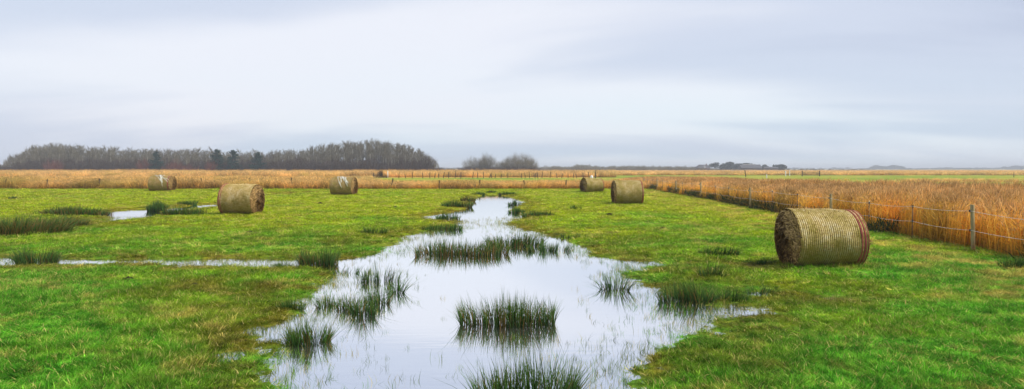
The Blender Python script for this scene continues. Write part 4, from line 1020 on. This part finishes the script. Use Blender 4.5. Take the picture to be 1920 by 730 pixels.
# the free-standing trees right of the wood
for px, top, wpx, Y, lab, sd in ((889, 296, 50, 300, 'rounded bare tree just right of the big wood', 1), (913, 291, 40, 296, 'bare tree in the middle of the small group right of the wood', 2), (973, 289, 62, 292, 'largest broad bare tree at the right of the small group', 3), (942, 303, 30, 305, 'thin low bare tree in the gap of the small group', 4), (990, 297, 40, 298, 'shorter bare tree leaning out at the right end of the small group', 5), (960, 295, 44, 299, 'bare tree at the left shoulder of the largest broad tree', 6)):
    H = (HOR - top) * Y / FPX + CAM_H; W = wpx * Y / FPX
    o = tree_thing('broad_bare_tree', *shrub(H * 1.12, W * 1.02, 200 + sd, 80, 44, .05), M_TWIG, M_TWIG, lab, 'tree', None, ('trunks', 'crown')); o.location = (gx(px, Y), Y, .03)
for i, px in enumerate((868, 880, 898, 918, 930, 957, 975, 990, 1001)):
    Y = 290 + random.uniform(-3, 3)
    plant_copy(shr[i % 4], gx(px, Y), Y, 1.0, None, 'low brown shrub under the small tree group right of the wood', 'shrubs under the small tree group', random.uniform(.55, .8))

# farm on the skyline
M_WALL = plain('farm_brick', (.20, .10, .075), .9, .1, 2, .2); M_ROOF = plain('farm_roof', (.085, .080, .085), .85, .15, 1.2, .3); M_GLASS = plain('dark_glass', (.03, .035, .04), .15, .5)
Yh = 480.0; hr = empty('farmhouse', (gx(1317, Yh), Yh, .0)); tag(hr, 'grey roofed farmhouse with a white gable front on the skyline', 'house')
def gpart(nm, mats, par, *boxes):
    g = Geo()
    for b_ in boxes: g.box(*b_)
    return obj(nm, g.mesh(nm, mats), par)
gpart('wall', [M_WALL], hr, ((0, 0, 1.4), (8.6, 7, 2.8)))
g = Geo(); g.add([(-5.2, -4, 2.5), (5.2, -4, 2.5), (5.2, 4, 2.5), (-5.2, 4, 2.5), (-2.6, 0, 5.0), (3.6, 0, 5.0)], f4=[(0, 1, 5, 4), (2, 3, 4, 5), (0, 3, 2, 1)], f3=[(1, 2, 5), (3, 0, 4)])
rf = obj('roof', g.mesh('roof', [M_ROOF]), hr)
gpart('chimney', [M_WALL], rf, ((3.0, 0, 5.2), (.6, .6, .9)))
g = Geo(); g.add([(-.2, -4.2, 2.3), (1.5, -4.2, 2.3), (1.5, -4.2, 3.6), (.65, -4.2, 4.4), (-.2, -4.2, 3.6), (-.2, -1.2, 2.3), (1.5, -1.2, 2.3), (1.5, -1.2, 3.6), (.65, -1.2, 4.4), (-.2, -1.2, 3.6)], f4=[(0, 1, 2, 4), (1, 6, 7, 2), (0, 4, 9, 5), (2, 7, 8, 3), (4, 3, 8, 9)], f3=[(4, 2, 3)])
dm = obj('gable_front', g.mesh('gable_front', [plain('grey_boards', (.34, .36, .40))]), hr); dm.scale = (.8, 1, .97)
for xx in (-2.8, 3.0): 
    wd_ = gpart('window', [M_WHITE], hr, ((xx, -3.53, 1.5), (1.3, .08, 1.3))); gpart('pane', [M_GLASS], wd_, ((xx, -3.585, 1.5), (1.05, .04, 1.05)))
gpart('door', [M_GLASS], hr, ((.2, -3.53, 1.05), (1.0, .08, 2.1)))
Yb = 500.0; br = empty('barn', (gx(1406, Yb), Yb, 0)); tag(br, 'long low barn with a pale roof edge among the farm trees', 'barn')
gpart('wall', [M_ROOF], br, ((0, 0, 1.4), (15, 8, 2.8)))
g = Geo(); g.add([(-8, -4.5, 2.6), (8, -4.5, 2.6), (8, 4.5, 2.6), (-8, 4.5, 2.6), (-8, 0, 5.2), (8, 0, 5.2)], f4=[(0, 1, 5, 4), (2, 3, 4, 5), (0, 3, 2, 1)], f3=[(1, 2, 5), (3, 0, 4)]); obj('roof', g.mesh('roof', [M_ROOF]), br)
gpart('ridge_cap', [M_WHITE], br, ((-1, -.05, 5.28), (9, .5, .22)))
gpart('barn_door', [M_POST_D], br, ((1, -4.05, 1.2), (3, .1, 2.4)))
Ys = 470.0; sr = empty('shed', (gx(1444, Ys), Ys, 0)); tag(sr, 'low dark shed between the farm trees and the lone round tree', 'shed')
gpart('wall', [M_ROOF], sr, ((0, 0, 1.2), (9.5, 5, 2.4)))
g = Geo(); g.add([(-5.2, -2.9, 2.3), (5.2, -2.9, 2.3), (5.2, 2.9, 2.3), (-5.2, 2.9, 2.3), (-5.2, 0, 3.3), (5.2, 0, 3.3)], f4=[(0, 1, 5, 4), (2, 3, 4, 5), (0, 3, 2, 1)], f3=[(1, 2, 5), (3, 0, 4)]); obj('roof', g.mesh('roof', [M_ROOF]), sr)
gpart('shed_door', [M_POST_D], sr, ((-1.5, -2.55, 1.0), (2.2, .1, 2.0)))
for px, top, wpx, lab, sd, lop in ((1353, 304.5, 24, 'leftmost dense tree of the farm shelter belt', 1, 0), (1370, 304, 24, 'dense tree second from the left in the farm shelter belt', 2, 0), (1386, 307, 22, 'dense tree left of the barn in the farm shelter belt', 3, 0), (1412, 306, 22, 'dense tree behind the barn at the farm', 4, 0), (1399, 306.5, 20, 'dense tree behind the left end of the barn', 6, 0), (1430, 309, 18, 'smaller tree at the right end of the farm shelter belt', 5, 0), (1465, 308, 19, 'lone round tree with a sloping top right of the farm', 7, .5)):
    Y = 520 if px < 1440 else 480; H = (HOR - top) * Y / FPX + CAM_H; W = wpx * Y / FPX
    o = tree_thing('farm_tree', *leafy(H, W, 300 + sd, 2600, lop), M_TWIG, M_FARLEAF, lab, 'tree'); o.location = (gx(px, Y), Y, 0)

# far hedgerows and woods that read as one mass
def proto_two(name, gg, m):
    a, b_ = gg; g = Geo(); g.V = a.V + b_.V; 
    return None
HP = []
for v in range(5):
    gs, gc = shrub(4, 5, 500 + v, 18, 26, .11); gc.tube([(0, 0, 0), (0, 0, 1.5)], [.1, .05], 4); HP.append(proto('hedge_bush', gc, [M_TWIG]))
n = 620; px = RNG.uniform(985, 1640, n); Y = RNG.uniform(430, 640, n); x = (px - 960) * Y / FPX
prof = np.interp(px, [985, 1060, 1095, 1120, 1180, 1270, 1300, 1340, 1480, 1560, 1640], [1.2, 1.0, 1.5, 1.0, 1.1, 1.05, .9, .55, .45, .45, .35])
s1 = prof * RNG.uniform(.55, 1.15, n) * Y / 520
o = scatter('far_hedgerow', HP, np.stack([x, Y, np.zeros(n)], 1), zrot(n), np.stack([s1 * 1.15, s1 * 1.15, s1], 1)); tag(o, 'long grey leafless hedgerow along the far horizon', 'hedgerow', kind='stuff')
n = 90; px = RNG.uniform(822, 990, n); Y = RNG.uniform(420, 560, n); s1 = RNG.uniform(.35, .75, n)
o = scatter('far_scrub', HP, np.stack([(px - 960) * Y / FPX, Y, np.zeros(n)], 1), zrot(n), np.stack([s1, s1, s1], 1)); tag(o, 'low grey scrub on the horizon beside the small tree group', 'scrub', kind='stuff')
DP = []
for v in range(3):
    _, gc = leafy(9, 12, 600 + v, 700); DP.append(proto('wood_clump', gc, [M_FARLEAF]))
n = 420; px = RNG.uniform(1600, 2250, n); Y = RNG.uniform(1350, 1700, n)
prof = np.interp(px, [1600, 1632, 1640, 1655, 1664, 1676, 1684, 1692, 1715, 1770, 1860, 1890, 1910, 2000, 2250], [.35, .4, 1.1, 1.1, .7, 1.15, 1.1, .5, .35, .55, .5, .8, 1.1, .9, .8])
s1 = prof * RNG.uniform(.8, 1.15, n)
o = scatter('distant_woods', DP, np.stack([(px - 960) * Y / FPX, Y, np.zeros(n)], 1), zrot(n), np.stack([s1 * 1.6 + .5, s1 * 1.6 + .5, s1], 1)); tag(o, 'hazy blue strip of distant woods on the right horizon', 'woods', kind='stuff')
n = 500; px = RNG.uniform(-900, 1600, n); Y = RNG.uniform(1500, 1900, n); s1 = RNG.uniform(.35, .8, n)
o = scatter('horizon_woods', DP, np.stack([(px - 960) * Y / FPX, Y, np.zeros(n)], 1), zrot(n), np.stack([s1 * 2 + .5, s1 * 2 + .5, s1], 1)); tag(o, 'thin hazy line of woods closing the horizon', 'woods', kind='stuff')

# ------------------------------------------------------------------ the damp air
M_HAZE = bpy.data.materials.new('damp_air'); M_HAZE.use_nodes = True; n_ = M_HAZE.node_tree.nodes; n_.clear()
vo = n_.new('ShaderNodeOutputMaterial'); pv = n_.new('ShaderNodeVolumePrincipled')
pv.inputs['Color'].default_value = (.90, .94, 1.0, 1); pv.inputs['Density'].default_value = 0.0006; pv.inputs['Anisotropy'].default_value = 0.0
M_HAZE.node_tree.links.new(pv.outputs[0], vo.inputs['Volume'])
g = Geo(); ext = float(np.abs(gxf).max()) + 200
g.add([(-ext, -60, -1.2), (ext, -60, -1.2), (ext, 9500, -1.2), (-ext, 9500, -1.2), (-ext, -60, 22), (ext, -60, 22), (ext, 9500, 22), (-ext, 9500, 22)],
      f4=[(0, 3, 2, 1), (4, 5, 6, 7), (0, 1, 5, 4), (2, 3, 7, 6), (1, 2, 6, 5), (3, 0, 4, 7)])
hz = obj('haze', g.mesh('haze', [M_HAZE])); tag(hz, 'thin damp haze over the flat land', 'haze', kind='stuff')
